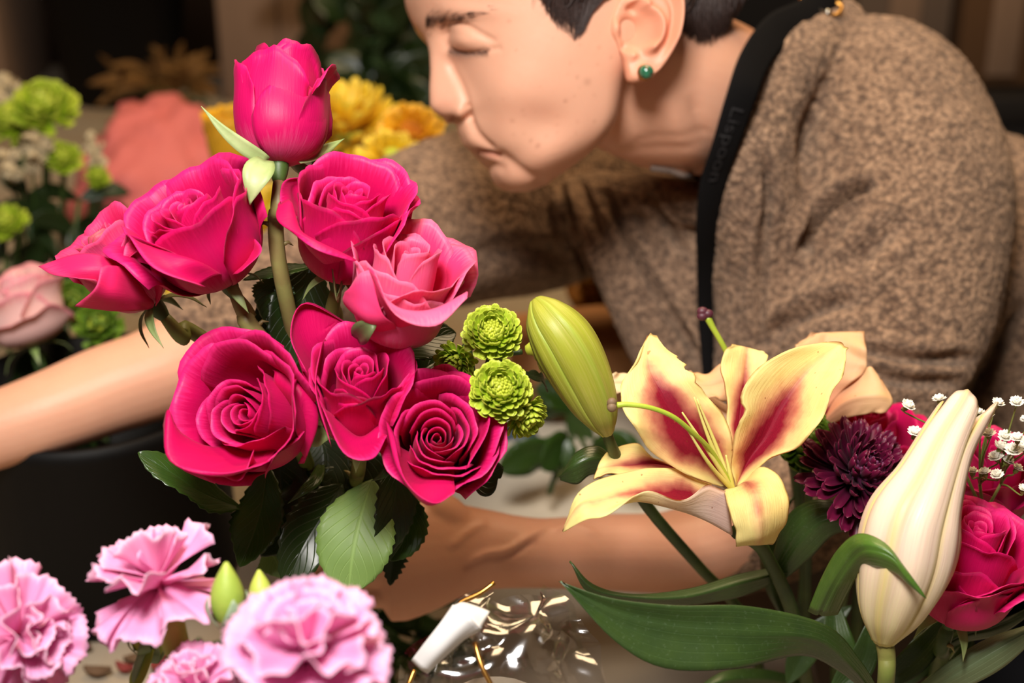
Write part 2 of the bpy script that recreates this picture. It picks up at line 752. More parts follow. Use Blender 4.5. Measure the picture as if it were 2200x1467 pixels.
def hand(acc, path, fingers, thumb, ref):
    V, F = limb(path, 24, 28, ref)
    acc.add(V, F)
    acc.add(*ball(W(*path[-1][:3]), path[-1][4] * 1.0))
    for chain in fingers + [thumb]:
        P = WP([c[:3] for c in chain])
        R = [c[3] for c in chain]
        Q = catmull(np.hstack([P, np.array(R)[:, None]]), 22)
        acc.add(*tube(Q[:, :3], Q[:, 3], 16))
        acc.add(*ball(P[-1], R[-1] * .97))
        for p, r in zip(P[1:-1], R[1:-1]):
            acc.add(*ball(p, r * 1.04))


# hand closed on the rose stems (back of the hand to the viewer, thumb above)
hand(body, [(1090, 1184, .829, .0215, .020), (1010, 1180, .824, .025, .019), (930, 1188, .815, .032, .018), (850, 1205, .808, .035, .016), (810, 1218, .804, .033, .013)],
     [[(830, 1140, .808, .0084), (752, 1138, .806, .0082), (705, 1150, .828, .0075), (745, 1160, .850, .007)],
      [(820, 1185, .805, .0086), (730, 1188, .802, .0084), (684, 1200, .826, .0078), (728, 1208, .850, .0072)],
      [(820, 1232, .804, .0084), (735, 1240, .800, .0083), (692, 1250, .823, .0076), (732, 1254, .847, .007)],
      [(830, 1275, .806, .0078), (760, 1285, .803, .0074), (722, 1292, .822, .0068), (752, 1294, .842, .0062)]],
     [(985, 1130, .818, .0112), (945, 1098, .814, .0112), (880, 1094, .822, .0098), (815, 1105, .838, .0085)], UP)
# other hand, reaching out past the left edge of the picture
hand(body, [(-70, 945, .89, .024, .020), (-150, 975, .88, .029, .018), (-230, 1000, .872, .036, .016), (-300, 1022, .866, .036, .013)],
     [[(-290, 985, .866, .0088), (-375, 990, .862, .0085), (-430, 1025, .868, .0078), (-440, 1070, .878, .007)],
      [(-298, 1018, .864, .009), (-395, 1035, .86, .0088), (-450, 1080, .866, .008), (-450, 1125, .878, .0072)],
      [(-295, 1050, .864, .0088), (-385, 1082, .86, .0086), (-430, 1125, .868, .0078), (-425, 1162, .88, .007)],
      [(-285, 1080, .866, .008), (-355, 1122, .864, .0076), (-390, 1155, .872, .007), (-385, 1185, .884, .0062)]],
     [(-150, 935, .878, .0115), (-215, 925, .868, .0115), (-285, 930, .86, .010), (-340, 948, .858, .0085)], UP)

BV, BN, BF = remeshed(*body.get(), 0.0014, 5)

# --- sculpt: features laid out on the near half, mirrored to the far half of the face
hx, hy, hz = to_head(BV)
near = BV + (HY[None, :] * (np.abs(hy) - hy)[:, None]) * 0.01
fx, fy, fd = proj(near)
is_head = (hx > -2.0) & (np.abs(hy) < 9) & (hz > -7.5) & (hz < 9)
front = is_head & (hx > 0.5)
D = np.zeros(len(BV))
COLR = np.tile(np.array(srgb(230, 176, 146)[:3]), (len(BV), 1))


def gauss(cx, cy, rx, ry=None, ang=0.0):
    ry = ry or rx
    a = math.radians(ang)
    u = (fx - cx) * math.cos(a) + (fy - cy) * math.sin(a)
    v = -(fx - cx) * math.sin(a) + (fy - cy) * math.cos(a)
    return np.exp(-((u / rx) ** 2 + (v / ry) ** 2))


def crease(poly, depth, width, fade=True):
    pl = catmull(np.array(poly, float), 8 * len(poly))
    d, t = seg_dist(fx, fy, pl)
    w = np.exp(-(d / width) ** 2)
    if fade:
        w = w * np.clip(np.minimum(t, 1 - t) * 6, 0, 1)
    return -depth * w


mm = 0.001
fm = front.astype(float) * np.clip((fx - 930) / 25.0, 0, 1)
D += fm * mm * (
    crease([(962, 118), (972, 148), (988, 178), (1002, 212), (1010, 246)], 1.8, 9)
    + crease([(1006, 238), (1012, 262), (1026, 288), (1048, 308), (1072, 322)], 2.6, 9)
    + crease([(1066, 318), (1088, 334), (1112, 355), (1142, 376), (1176, 390)], 1.7, 12)
    + crease([(1018, 322), (1040, 327), (1064, 331), (1080, 336)], 3.0, 5)
    + crease([(1050, 351), (1070, 356), (1092, 366)], .9, 9)
    + crease([(999, 222), (1008, 236), (1007, 250), (998, 258)], 3.0, 5.5)
    + crease([(955, 58), (978, 52), (1004, 56), (1042, 78), (1074, 93)], 1.5, 6)
    + crease([(960, 100), (978, 110), (1002, 114), (1028, 112), (1052, 106)], 2.2, 5)
    + crease([(952, 70), (955, 90), (964, 106)], 1.8, 9)
    + crease([(1052, 106), (1080, 104)], 1.0, 6)
    + 3.4 * gauss(1004, 86, 34, 20, 12)
    + 3.4 * gauss(990, 238, 15, 13)
    - 2.6 * gauss(978, 254, 9, 5)
    - 4.0 * gauss(950, 66, 22, 20)
    + 1.6 * gauss(1000, 22, 70, 16, 4)
    + 3.6 * gauss(1100, 300, 52, 42, 40)
    + 2.4 * gauss(1165, 335, 50, 30, -30)
    + 2.6 * gauss(1085, 200, 70, 55)
    - 2.4 * gauss(1180, 265, 60, 45)
    + 1.6 * gauss(1030, 296, 20, 26, 50) * 0
    + 1.2 * gauss(1012, 300, 16, 18)
    + .8 * gauss(1060, 342, 16, 9, 10)
    + 1.6 * gauss(1102, 384, 30, 20, 20)
)
nk = ((hx < 2.5) & (fx > 1200) & (fx < 1560) & (fy > 150) & (fy < 420) & (hy > 0)).astype(float)
D += nk * mm * (crease([(1270, 352), (1330, 330), (1420, 316), (1530, 306)], .9, 12)
                + crease([(1340, 318), (1400, 296), (1480, 286), (1540, 284)], .7, 12)
                + crease([(1480, 200), (1520, 300), (1545, 360)], 2.0, 16)
                + 3.0 * gauss(1450, 265, 30, 90, -20))
# veins and tendons of the forearm over the table
arm = ((fy > 1050) & (fy < 1330) & (fx > 780) & (fx < 1500) & (fd < .95)).astype(float)
D += arm * mm * (-crease([(1180, 1128), (1140, 1150), (1090, 1180), (1040, 1190), (1000, 1215)], 1.6, 8)
                 - crease([(1180, 1140), (1230, 1128), (1290, 1150)], .9, 8)
                 - crease([(960, 1180), (1010, 1140), (1050, 1120)], 1.0, 10)
                 + crease([(1150, 1160), (1100, 1192), (1050, 1204)], .9, 6))
BV = BV + BN * D[:, None]


def tint(mask, rgb):
    m = np.clip(mask, 0, 1)[:, None]
    COLR[:] = COLR * (1 - m) + np.array(srgb(*rgb)[:3]) * m


lip = np.exp(-((seg_dist(fx, fy, [(1020, 325), (1042, 329), (1068, 333)])[0]) / 7.5) ** 2)
tint(front * lip * .55, (176, 96, 86))
tint(front * np.exp(-((seg_dist(fx, fy, catmull([(964, 104), (982, 112), (1004, 115), (1030, 113), (1050, 107)], 20))[0]) / 3.2) ** 2) * .85, (66, 38, 30))
tint(front * gauss(985, 128, 30, 12, 10) * .28, (150, 92, 82))
tint(front * gauss(1150, 240, 60, 30, 10) * .22, (190, 112, 90))
tint(front * gauss(978, 253, 10, 5) * .75, (120, 52, 40))
tint(front * gauss(960, 225, 26, 26) * .18, (210, 120, 100))
_fr = np.random.RandomState(3)
for _ in range(46):
    a, b = _fr.uniform(1050, 1320), _fr.uniform(60, 330)
    tint(front * gauss(a, b, _fr.uniform(1.6, 4.0)) * _fr.uniform(.12, .34), (150, 92, 68))
for a, b, r, s in ((1215, 217, 4, .5), (1262, 176, 8, .3), (1240, 166, 4, .35), (1158, 310, 4, .4), (1142, 300, 3.5, .35), (1094, 45, 4, .3)):
    tint(front * gauss(a, b, r) * s, (128, 76, 56))
tint(arm * .08, (200, 124, 96))
tint(arm * np.exp(-(seg_dist(fx, fy, catmull([(1150, 1160), (1100, 1190), (1045, 1202), (1000, 1222)], 16))[0] / 7) ** 2) * .35, (128, 66, 56))

# --- ear: rim, inner folds and lobe as relief over its outline
EAR = [(1390, -46), (1425, -34), (1443, 0), (1446, 40), (1439, 87), (1426, 122), (1408, 153), (1388, 172), (1362, 181), (1346, 176), (1341, 156),
       (1337, 128), (1326, 96), (1312, 70), (1313, 44), (1321, 18), (1334, -14), (1358, -38)]


def ear_mesh():
    out = catmull(np.array(EAR, float), 96, closed=True)
    c = np.array([1380.0, 68.0])
    nr = 40
    rr = np.linspace(0, 1, nr) ** .85
    px, py, rad = [], [], []
    for r in rr:
        q = c + (out - c) * r
        px.append(q[:, 0]); py.append(q[:, 1]); rad.append(np.full(len(q), r))
    px, py, rad = np.concatenate(px), np.concatenate(py), np.concatenate(rad)

    def g(cx, cy, rx, ry=None, ang=0):
        ry = ry or rx
        a = math.radians(ang)
        u = (px - cx) * math.cos(a) + (py - cy) * math.sin(a)
        v = -(px - cx) * math.sin(a) + (py - cy) * math.cos(a)
        return np.exp(-((u / rx) ** 2 + (v / ry) ** 2))

    def ln(poly, w):
        return np.exp(-(seg_dist(px, py, catmull(np.array(poly, float), 30))[0] / w) ** 2)
    back = np.clip((px - 1320) / 120, 0, 1)
    h = 0.3 + 1.25 * back                                             # cm off the head
    helix = np.exp(-((rad - .88) / .10) ** 2) * np.clip((px - 1335) / 40, 0, 1) * np.clip((150 - py) / 60, 0, 1)
    h += .42 * helix
    h -= .28 * np.exp(-((rad - .70) / .09) ** 2) * np.clip((px - 1375) / 40, 0, 1) * np.clip((120 - py) / 50, 0, 1)
    h += .55 * ln([(1372, 22), (1392, 38), (1402, 62), (1398, 92), (1384, 112)], 9)
    h += .30 * ln([(1340, 12), (1360, 4), (1376, 14)], 7)
    h -= 1.25 * g(1356, 66, 24, 30, 0) + .7 * g(1342, 68, 8, 14)
    h -= .45 * g(1352, 22, 20, 8, 20)
    h += .34 * g(1322, 64, 10, 18, -10) + .30 * g(1350, 124, 9, 9) + .22 * g(1378, 108, 12, 14, 30)
    h -= .35 * g(1338, 104, 8, 8)
    h += .25 * g(1366, 160, 22, 20)
    h *= 1 - np.clip((rad - .93) / .07, 0, 1) ** 2 * .45
    V = np.array([head_plane(a, b, 6.7) for a, b in zip(px, py)]) + HY[None, :] * (h * .01)[:, None]
    n = len(out)
    F = [f[::-1] for f in grid_faces(nr, n, True)]
    k = len(V)
    edge = V[(nr - 1) * n:]
    R2 = []
    for s, dep in ((.97, .45), (.80, .75), (.5, 1.6), (.2, 2.0)):
        q = c + (out - c) * s
        hh = h[(nr - 1) * n:] - dep
        R2.append(np.array([head_plane(a, b, 6.7) for a, b in q]) + HY[None, :] * (hh * .01)[:, None])
    V = np.vstack([V] + R2)
    F += [f[::-1] for f in grid_faces(5, n, True, (nr - 1) * n)]
    return V, F, n * nr


EV, EF, _ = ear_mesh()
ex, ey, _d = proj(EV)
ECOL = np.tile(np.array(srgb(232, 166, 134)[:3]), (len(EV), 1))
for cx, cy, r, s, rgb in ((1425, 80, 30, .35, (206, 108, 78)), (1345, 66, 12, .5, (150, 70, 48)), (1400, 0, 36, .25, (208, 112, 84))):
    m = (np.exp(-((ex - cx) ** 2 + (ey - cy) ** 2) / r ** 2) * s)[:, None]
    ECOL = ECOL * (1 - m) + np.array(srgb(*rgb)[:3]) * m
# the same ear on the far side of the head
q = to_head(EV)
EV2 = HO + (HX[None, :] * q[0][:, None] - HY[None, :] * q[1][:, None] + HZ[None, :] * q[2][:, None]) * .01
nb = len(BV)
PV = np.vstack([BV, EV, EV2])
PF = list(BF) + [tuple(i + nb for i in f) for f in EF] + [tuple(i + nb + len(EV) for i in f[::-1]) for f in EF]
PC = np.vstack([COLR, ECOL, ECOL])
PERSON = root('person', 'person in a brown fleece cardigan and black apron bending over the roses', 'person', (W(1800, 1000, 1.0)[0], W(1800, 1000, 1.0)[1], TABLE_Z))
part('body', PV, PF, PERSON, M_SKIN, col=PC)
BT = BVHTree.FromPolygons([Vector(v) for v in BV], BF)


def hit(px, py, off=0.0):
    d = Vector(unit(W(px, py, 1) - CO))
    loc, nor, _, _ = BT.ray_cast(Vector(CO), d)
    if loc is None:
        return None
    if nor.dot(d) > 0:
        nor = -nor
    return np.array(loc + nor * off)


# --- hair
def strand(acc, P, w, n=7):
    P = catmull(np.array(P), n)
    r = w * np.clip(np.linspace(1.0, 0.12, n), .1, 1)
    acc.add(*tube(P, r, 4, cap=False))


hair = Acc()
hr = np.random.RandomState(11)
# cropped hair: a close layer from the hairline up, then loose strands over it


def hairline(deg):
    return np.interp(abs(deg), [0, 40, 58, 68, 78, 88, 96, 112, 124, 140, 180], [8.2, 7.8, 6.6, 4.6, 3.2, 3.0, 4.4, 4.6, 2.2, .6, .3])


def scalp(deg, z, off):
    b_, xb_, w_, xc_ = (np.interp(z, _zf, TB[k]) for k in ('b', 'xb', 'w', 'xc'))
    end = max(.05, min(1, (ZK[-1] - z) / .9)) ** .5
    cs, sn = math.cos(math.radians(deg)), math.sin(math.radians(deg))
    e_ = 2 / 2.35
    r_ = abs(cs) ** e_
    x = xc_ + (b_ - xc_) * r_ * (end if z > 12 else 1) if cs > 0 else xc_ - (xc_ - xb_) * r_ * (end if z > 12 else 1)
    y = w_ * end * abs(sn) ** e_ * (1 if sn > 0 else -1)
    nx, ny = cs, sn
    up_ = np.clip((z - 9) / 4.6, 0, 1)
    return head(x + nx * off * (1 - up_ * .5), y + ny * off * (1 - up_ * .5), z + off * up_)


nzc, nac = 30, 72
capV = []
for i in range(nzc):
    s = i / (nzc - 1)
    for j in range(nac):
        deg = -180 + 360 * j / nac
        z0 = hairline(deg)
        z = z0 + (13.62 - z0) * s ** .85
        capV.append(scalp(deg, z, .10 + .45 * min(1, s * 5)))
capF = grid_faces(nzc, nac, True) + [tuple((nzc - 1) * nac + j for j in range(nac))]
hair.add(capV, capF)
for _ in range(3200):
    deg = hr.uniform(-180, 180)
    z0 = hairline(deg)
    z = z0 + (13.3 - z0) * hr.rand() ** .8
    L = hr.uniform(1.6, 3.2)
    dg_ = hr.normal(0, 7) + (14 if abs(deg) < 70 else 0) * (1 if deg > 0 else -1)
    pts = [scalp(deg + dg_ * k, max(z - L * k, z0 - .5), .62 - .25 * k + hr.uniform(-.05, .1)) for k in (0, .33, .66, 1)]
    strand(hair, pts, .0007, 5)
SIDE = [(1150, -70), (1165, -10), (1185, 30), (1206, 62), (1228, 90), (1244, 82), (1262, 72), (1270, 30), (1290, -20), (1310, -70)]
for _ in range(520):
    t = hr.rand()
    x0 = 1150 + 155 * t + hr.uniform(-8, 8)
    y0 = hr.uniform(-95, -5)
    x1 = 1168 + 108 * t + hr.uniform(-12, 12)
    lim = np.interp(x1, [1150, 1180, 1205, 1228, 1255, 1270, 1290], [-10, 34, 66, 90, 78, 44, 4])
    y1 = lim - abs(hr.normal(0, 22))
    if y1 < y0 + 20:
        y1 = y0 + 25
    pts = []
    for s in (0, .35, .7, 1):
        p = hit(x0 + (x1 - x0) * s + 6 * math.sin(s * 3 + t * 9), y0 + (y1 - y0) * s, .0022 * (1 - s) + .0011)
        if p is not None:
            pts.append(p)
    if len(pts) > 2:
        strand(hair, pts, .00042)
for _ in range(1300):
    t = hr.rand()
    x0 = 1435 + 175 * t + hr.uniform(-8, 8)
    y0 = hr.uniform(-75, -15)
    x1 = 1436 + 162 * t + hr.uniform(-14, 14)
    lim = np.interp(x1, [1436, 1462, 1500, 1530, 1560, 1590, 1604], [20, 70, 98, 102, 76, 26, -10])
    y1 = lim - abs(hr.normal(0, 30))
    y1 = max(y1, y0 + 25)
    dd = np.interp(x0, [1435, 1500, 1600], [.832, .850, .878]) + hr.uniform(-.004, .004)
    y1 = lim - abs(hr.normal(0, 20))
    strand(hair, [W(x0, y0, dd), W((x0 * 2 + x1) / 3 + hr.uniform(-4, 4), (y0 * 2 + y1) / 3, dd - .001),
                  W((x0 + x1 * 2) / 3, (y0 + y1 * 2) / 3, dd), W(x1, y1, dd + .004)], .00055)
nape = [[(1425 + 36 * k, yy, np.interp(1425 + 36 * k, [1435, 1500, 1600], [.838, .856, .885]) + .003 + (.02 if yy < -60 else 0)) for k in range(6)] for yy in (-80, -55, -20)]
nape.append([(1440, 20, .844), (1464, 50, .851), (1496, 66, .859), (1528, 66, .868), (1560, 40, .878), (1596, 0, .889)])
hair.add(*sheet(patch([WP(r) for r in nape], 30, 20), .006)[:2])
hV, hF = hair.get()
part('hair', hV, hF, PERSON, M_HAIR)
brow = Acc()
for _ in range(330):
    t = hr.rand() ** 1.5
    x0 = 914 + 140 * t
    y0 = np.interp(t, [0, .25, 1], [46, 44, 22]) + hr.normal(0, 9 * (1 - .5 * t))
    p = [hit(x0 + k * (8 + 12 * t), y0 - k * (9 - 9 * t), .0006) for k in (0, .5, 1)]
    if all(v is not None for v in p) and hr.rand() > t * .75:
        strand(brow, p, .00012, 4)
bV, bF = brow.get()
part('eyebrow', bV, bF, PERSON, M_HAIR)
lash = Acc()
for i in range(46):
    t = i / 45
    a = catmull([(966, 107), (984, 113), (1006, 116), (1030, 114), (1048, 109)], 46)[i]
    p0 = hit(a[0], a[1], .0004)
    if p0 is not None:
        p1 = p0 + HX * (.0022) * (1 - t * .6) - HZ * .0030 + HY * .0012 * t
        strand(lash, [p0, (p0 + p1) / 2 + HX * .0004, p1], .00016, 4)
lV, lF = lash.get()
part('eyelashes', lV, lF, PERSON, M_HAIR)

# --- earring and ring
ec = head_plane(1367, 164, 6.7) + HY * .0145
er = part('earring', *ball(ec, (.0042, .0042, .0042), 20, 12), PERSON, M_OPAL)
tV, tF = tube(np.array([ec - HY * .0026, ec - HY * .0012]), .0046, 24, ref=CU)
part('setting', tV, tF, er, M_BRASS)
rc = WP([(762, 1238, .801), (757, 1239, .8012)])
rg = Acc()
T, N, B = frames(rc)
for s in range(28):
    a = 2 * math.pi * s / 28
    n_ = 8
    for k in range(n_):
        b_ = 2 * math.pi * k / n_
        rr = .0096 + .0011 * math.cos(b_)
        rg.V.append((rc[0] + N[0] * rr * math.cos(a) + B[0] * rr * math.sin(a) + T[0] * .0016 * math.sin(b_))[None])
rg.F = [(s * 8 + k, s * 8 + (k + 1) % 8, ((s + 1) % 28) * 8 + (k + 1) % 8, ((s + 1) % 28) * 8 + k) for s in range(28) for k in range(8)]
ringo = part('finger_ring', np.vstack(rg.V), rg.F, PERSON, M_SILVER)

# --- cardigan


def capsule_chain(acc, pts, n=30, seg=40):
    """px, py, depth, radius in photo pixels"""
    P = WP([p[:3] for p in pts])
    R = np.array([p[3] * p[2] / FPX for p in pts])
    Q = catmull(np.hstack([P, R[:, None]]), n)
    for q in Q[::1]:
        pass
    acc.add(*tube(Q[:, :3], Q[:, 3], seg))
    acc.add(*ball(Q[0, :3], Q[0, 3] * .985, 40, 24))
    acc.add(*ball(Q[-1, :3], Q[-1, 3] * .985, 40, 24))


cg = Acc()
capsule_chain(cg, [(1660, 330, 1.04, 190), (1660, 520, 1.05, 230), (1700, 900, 1.06, 230)])
capsule_chain(cg, [(1640, 300, 1.0, 100), (1640, 460, 1.0, 140), (1640, 650, .995, 165), (1660, 860, .985, 165)])
capsule_chain(cg, [(1865, 282, .985, 250), (1905, 420, .965, 262), (1905, 650, .935, 235), (1860, 850, .91, 200), (1800, 1010, .895, 168)])
capsule_chain(cg, [(1800, 1010, .895, 168), (1690, 1100, .89, 146), (1560, 1165, .885, 122)])
capsule_chain(cg, [(2090, 580, 1.09, 300), (2200, 800, 1.12, 300), (2330, 1010, 1.18, 310)], 16)
capsule_chain(cg, [(1650, 240, 1.02, 150), (1740, 200, 1.02, 150), (1850, 260, 1.02, 230)], 14)
capsule_chain(cg, [(1800, 60, .965, 62), (1680, 150, .928, 92), (1618, 270, .914, 98), (1616, 400, .918, 104), (1655, 600, .945, 125), (1660, 860, .95, 130)])
# far sleeve
capsule_chain(cg, [(1500, 400, 1.20, 170), (1330, 400, 1.18, 175), (1150, 440, 1.12, 185), (960, 480, 1.07, 182), (760, 560, 1.02, 155), (560, 655, .98, 130), (455, 718, .955, 122)], 40)
# fronts that hang open under the neck
capsule_chain(cg, [(1300, 470, 1.02, 85), (1390, 640, 1.01, 88), (1480, 840, 1.0, 92), (1530, 980, 1.0, 95)], 20)
capsule_chain(cg, [(1440, 460, 1.01, 84), (1500, 640, 1.0, 88), (1570, 900, .995, 95)], 20)
capsule_chain(cg, [(1255, 440, 1.05, 66), (1340, 415, 1.0, 48), (1430, 425, .985, 44), (1520, 450, .965, 44), (1575, 420, .955, 40)], 20)
GV, GN, GF = remeshed(*cg.get(), 0.0024, 14)
gx, gy, gd = proj(GV)


def gcrease(poly, depth, width, ridge=0.0):
    pl = catmull(np.array(poly, float), 8 * len(poly))
    d, t = seg_dist(gx, gy, pl)
    w = np.clip(np.minimum(t, 1 - t) * 5, 0, 1)
    return (-depth * np.exp(-(d / width) ** 2) + ridge * np.exp(-((d - width * 2.0) / (width * 1.3)) ** 2)) * w * .001


facing = (GN @ CB > -.1).astype(float)
GD = facing * (
    gcrease([(1880, 395), (1830, 412), (1775, 450), (1740, 500), (1725, 560)], 20, 12, 5)
    + gcrease([(1640, 330), (1655, 420), (1640, 520), (1632, 640), (1640, 790)], 13, 10, 3)
    + gcrease([(1860, 640), (1780, 655), (1700, 690), (1640, 740)], 8, 18, 4)
    + gcrease([(2100, 770), (1960, 770), (1840, 745)], 9, 13, 4)
    + gcrease([(2060, 820), (1930, 815), (1850, 790)], 7, 12, 3)
    + gcrease([(1300, 400), (1345, 500), (1400, 600), (1470, 720), (1520, 810)], 14, 9, 3)
    + gcrease([(1203, 392), (1222, 450), (1245, 530), (1268, 600)], 16, 9, 3)
    + gcrease([(1246, 390), (1270, 450), (1300, 520)], 6, 9, 2)
    + gcrease([(1380, 400), (1430, 480), (1490, 560)], 9, 9, 2)
    + gcrease([(1000, 540), (1120, 540), (1240, 560)], 5, 20, 2)
    + gcrease([(2205, 640), (2160, 740), (2090, 850), (2040, 920)], 22, 13, 0)
    + gcrease([(1960, 470), (1880, 520), (1810, 600)], 6, 22, 4))
clump = vnoise(GV, 240, 1) * .6 + vnoise(GV, 430, 2) * .55
big = vnoise(GV, 28, 5)
GV2 = GV + GN * (GD + .0011 * clump + .0020 * big)[:, None]
tone = np.clip(.5 + .6 * clump + .10 * big, 0, 1)[:, None]
GC = np.array(srgb(104, 80, 65)[:3]) * (1 - tone) + np.array(srgb(192, 156, 126)[:3]) * tone
CARD = part('cardigan', GV2, GF, PERSON, M_FLEECE, col=GC)
GT = BVHTree.FromPolygons([Vector(v) for v in GV], GF)


def ghit(px, py, off=0.0):
    d = Vector(unit(W(px, py, 1) - CO))
    loc, nor, _, _ = GT.ray_cast(Vector(CO), d)
    if loc is None:
        return None, None
    return np.array(loc) + np.array(nor) * off, np.array(nor)


# --- apron strap over the shoulder
SP = [(1790, -30, 32), (1735, 32, 36), (1668, 66, 37), (1620, 130, 36), (1589, 215, 34), (1555, 321, 31), (1532, 390, 31), (1520, 470, 28), (1517, 560, 24), (1517, 660, 21), (1521, 760, 17), (1527, 850, 15), (1540, 960, 15)]
sc_ = catmull(np.array(SP, float), 90)
cen = []
lastd = None
for x, y, w in sc_:
    best = None
    for o in (-.6, 0, .6):
        for p in (ghit(x + o * w, y, 0)[0], hit(x + o * w, y)):
            if p is not None:
                d = proj(p)[2]
                best = d if best is None else min(best, d)
    cen.append(best)
cen = np.array([np.nan if c is None else c for c in cen], float)
ok = ~np.isnan(cen)
cen = np.interp(np.arange(len(cen)), np.where(ok)[0], cen[ok])
ker = np.ones(15) / 15
cen = np.convolve(np.pad(cen, 7, 'edge'), ker, 'valid') - .006
C3 = np.array([W(x, y, d) for (x, y, w), d in zip(sc_, cen)])
T, _, _ = frames(C3)
side = np.cross(T, CB + .35 * CR)
side /= np.linalg.norm(side, axis=1)[:, None]
hw = sc_[:, 2] * cen / FPX
Gs = np.stack([C3 + side * (hw * k)[:, None] + CB * (.0022 * (1 - k * k)) for k in np.linspace(-1, 1, 9)], 1)
STRAP = sheet_part('apron_strap', Gs, PERSON, [M_STRAP, M_STRAP], .0022, taper=False)

# lettering woven into the strap, reading down its length
fc = bpy.data.curves.new('strap_lettering', 'FONT')
fc.body = 'Lispoon'
fc.size = 1.0
fo = bpy.data.objects.new('strap_lettering', fc)
COL.objects.link(fo)
dg = bpy.context.evaluated_depsgraph_get()
fm_ = fo.evaluated_get(dg).to_mesh()
tv = np.array([v.co[:] for v in fm_.vertices])
tf = [tuple(p_.vertices) for p_ in fm_.polygons]
fo.evaluated_get(dg).to_mesh_clear()
bpy.data.objects.remove(fo)
sy_ = sc_[:, 1]
arc = np.concatenate([[0], np.cumsum(np.linalg.norm(np.diff(C3, axis=0), axis=1))])
s0, s1 = np.interp(232, sy_, arc), np.interp(392, sy_, arc)
wid = tv[:, 0].max()


def on_strap(x, y):
    s = s0 + (s1 - s0) * x / wid
    c_ = np.array([np.interp(s, arc, C3[:, k]) for k in range(3)])
    sd = np.array([np.interp(s, arc, side[:, k]) for k in range(3)])
    if sd @ CR < 0:
        sd = -sd
    h_ = np.interp(s, arc, hw)
    k_ = (y - .32) * 1.25
    return c_ + sd * h_ * k_ + CB * (.0022 * (1 - k_ * k_) + .0032)


part('lettering', np.array([on_strap(v[0], v[1]) for v in tv]), tf, STRAP, M_PRINT, smooth=False)
sd0 = cen[3] - .006
cb = Acc()
cb.add(*tube(WP([(1722, -2, sd0), (1748, 12, sd0), (1776, 27, sd0)]), .0016, 10))
cb.add(*ball(W(1778, 28, sd0), .0026))
clip = part('strap_buckle', *cb.get(), STRAP, M_STEEL)
hk = catmull(WP([(1780, 28, sd0), (1792, 32, sd0), (1804, 26, sd0), (1808, 12, sd0 + .002), (1796, 6, sd0 + .003)]), 20)
part('hook', *tube(hk, .0012, 8), clip, M_BRASS)
part('hook', *tube(WP([(1716, -12, sd0), (1724, -2, sd0), (1732, 6, sd0)]), .0018, 8), clip, M_BRASS)
M_TEE = plain('cream_undershirt', srgb(96, 80, 70), .95)
tp = []
for x_, y_ in ((1400, 366), (1440, 372), (1480, 384), (1512, 396), (1540, 400)):
    q_ = hit(x_, y_ - 14, .003)
    g_ = ghit(x_, y_ + 6, .002)[0]
    q_ = g_ if q_ is None else q_
    tp.append(q_ if q_ is not None else W(x_, y_, .93))
part('undershirt_collar', *tube(catmull(np.array(tp), 24), .0020, 10), PERSON, M_TEE)

# lower body, standing beside the table
M_TROU = plain('dark_trousers', srgb(30, 28, 32), .85)
M_SHOE = plain('black_shoe', srgb(16, 15, 15), .5)
hp = W(2330, 1010, 1.18)
tr_ = Acc()
for sgn in (-1, 1):
    hx_ = hp + np.array([.02, sgn * .085, -.05])
    P_ = catmull(np.array([hp + np.array([0, sgn * .05, .02]), hx_, np.array([hx_[0] + .02, hx_[1], hx_[2] * .55]), np.array([hx_[0] + .05, hx_[1], .10])]), 30)
    tr_.add(*tube(P_, np.interp(np.linspace(0, 1, 30), [0, .2, .6, 1], [.09, .088, .062, .05]), 24))
part('trousers', *tr_.get(), PERSON, M_TROU)
for sgn in (-1, 1):
    c_ = np.array([hp[0] + .07, hp[1] + sgn * .085, .0])
    P_ = np.array([c_ + [.07, 0, .045], c_ + [.03, 0, .05], c_ + [-.06, 0, .045], c_ + [-.13, 0, .032], c_ + [-.165, 0, .025]])
    part('shoe', *tube(catmull(P_, 16), np.interp(np.linspace(0, 1, 16), [0, .3, .7, 1], [.035, .044, .040, .020]), 18, ref=(0, 0, 1)), PERSON, M_SHOE)

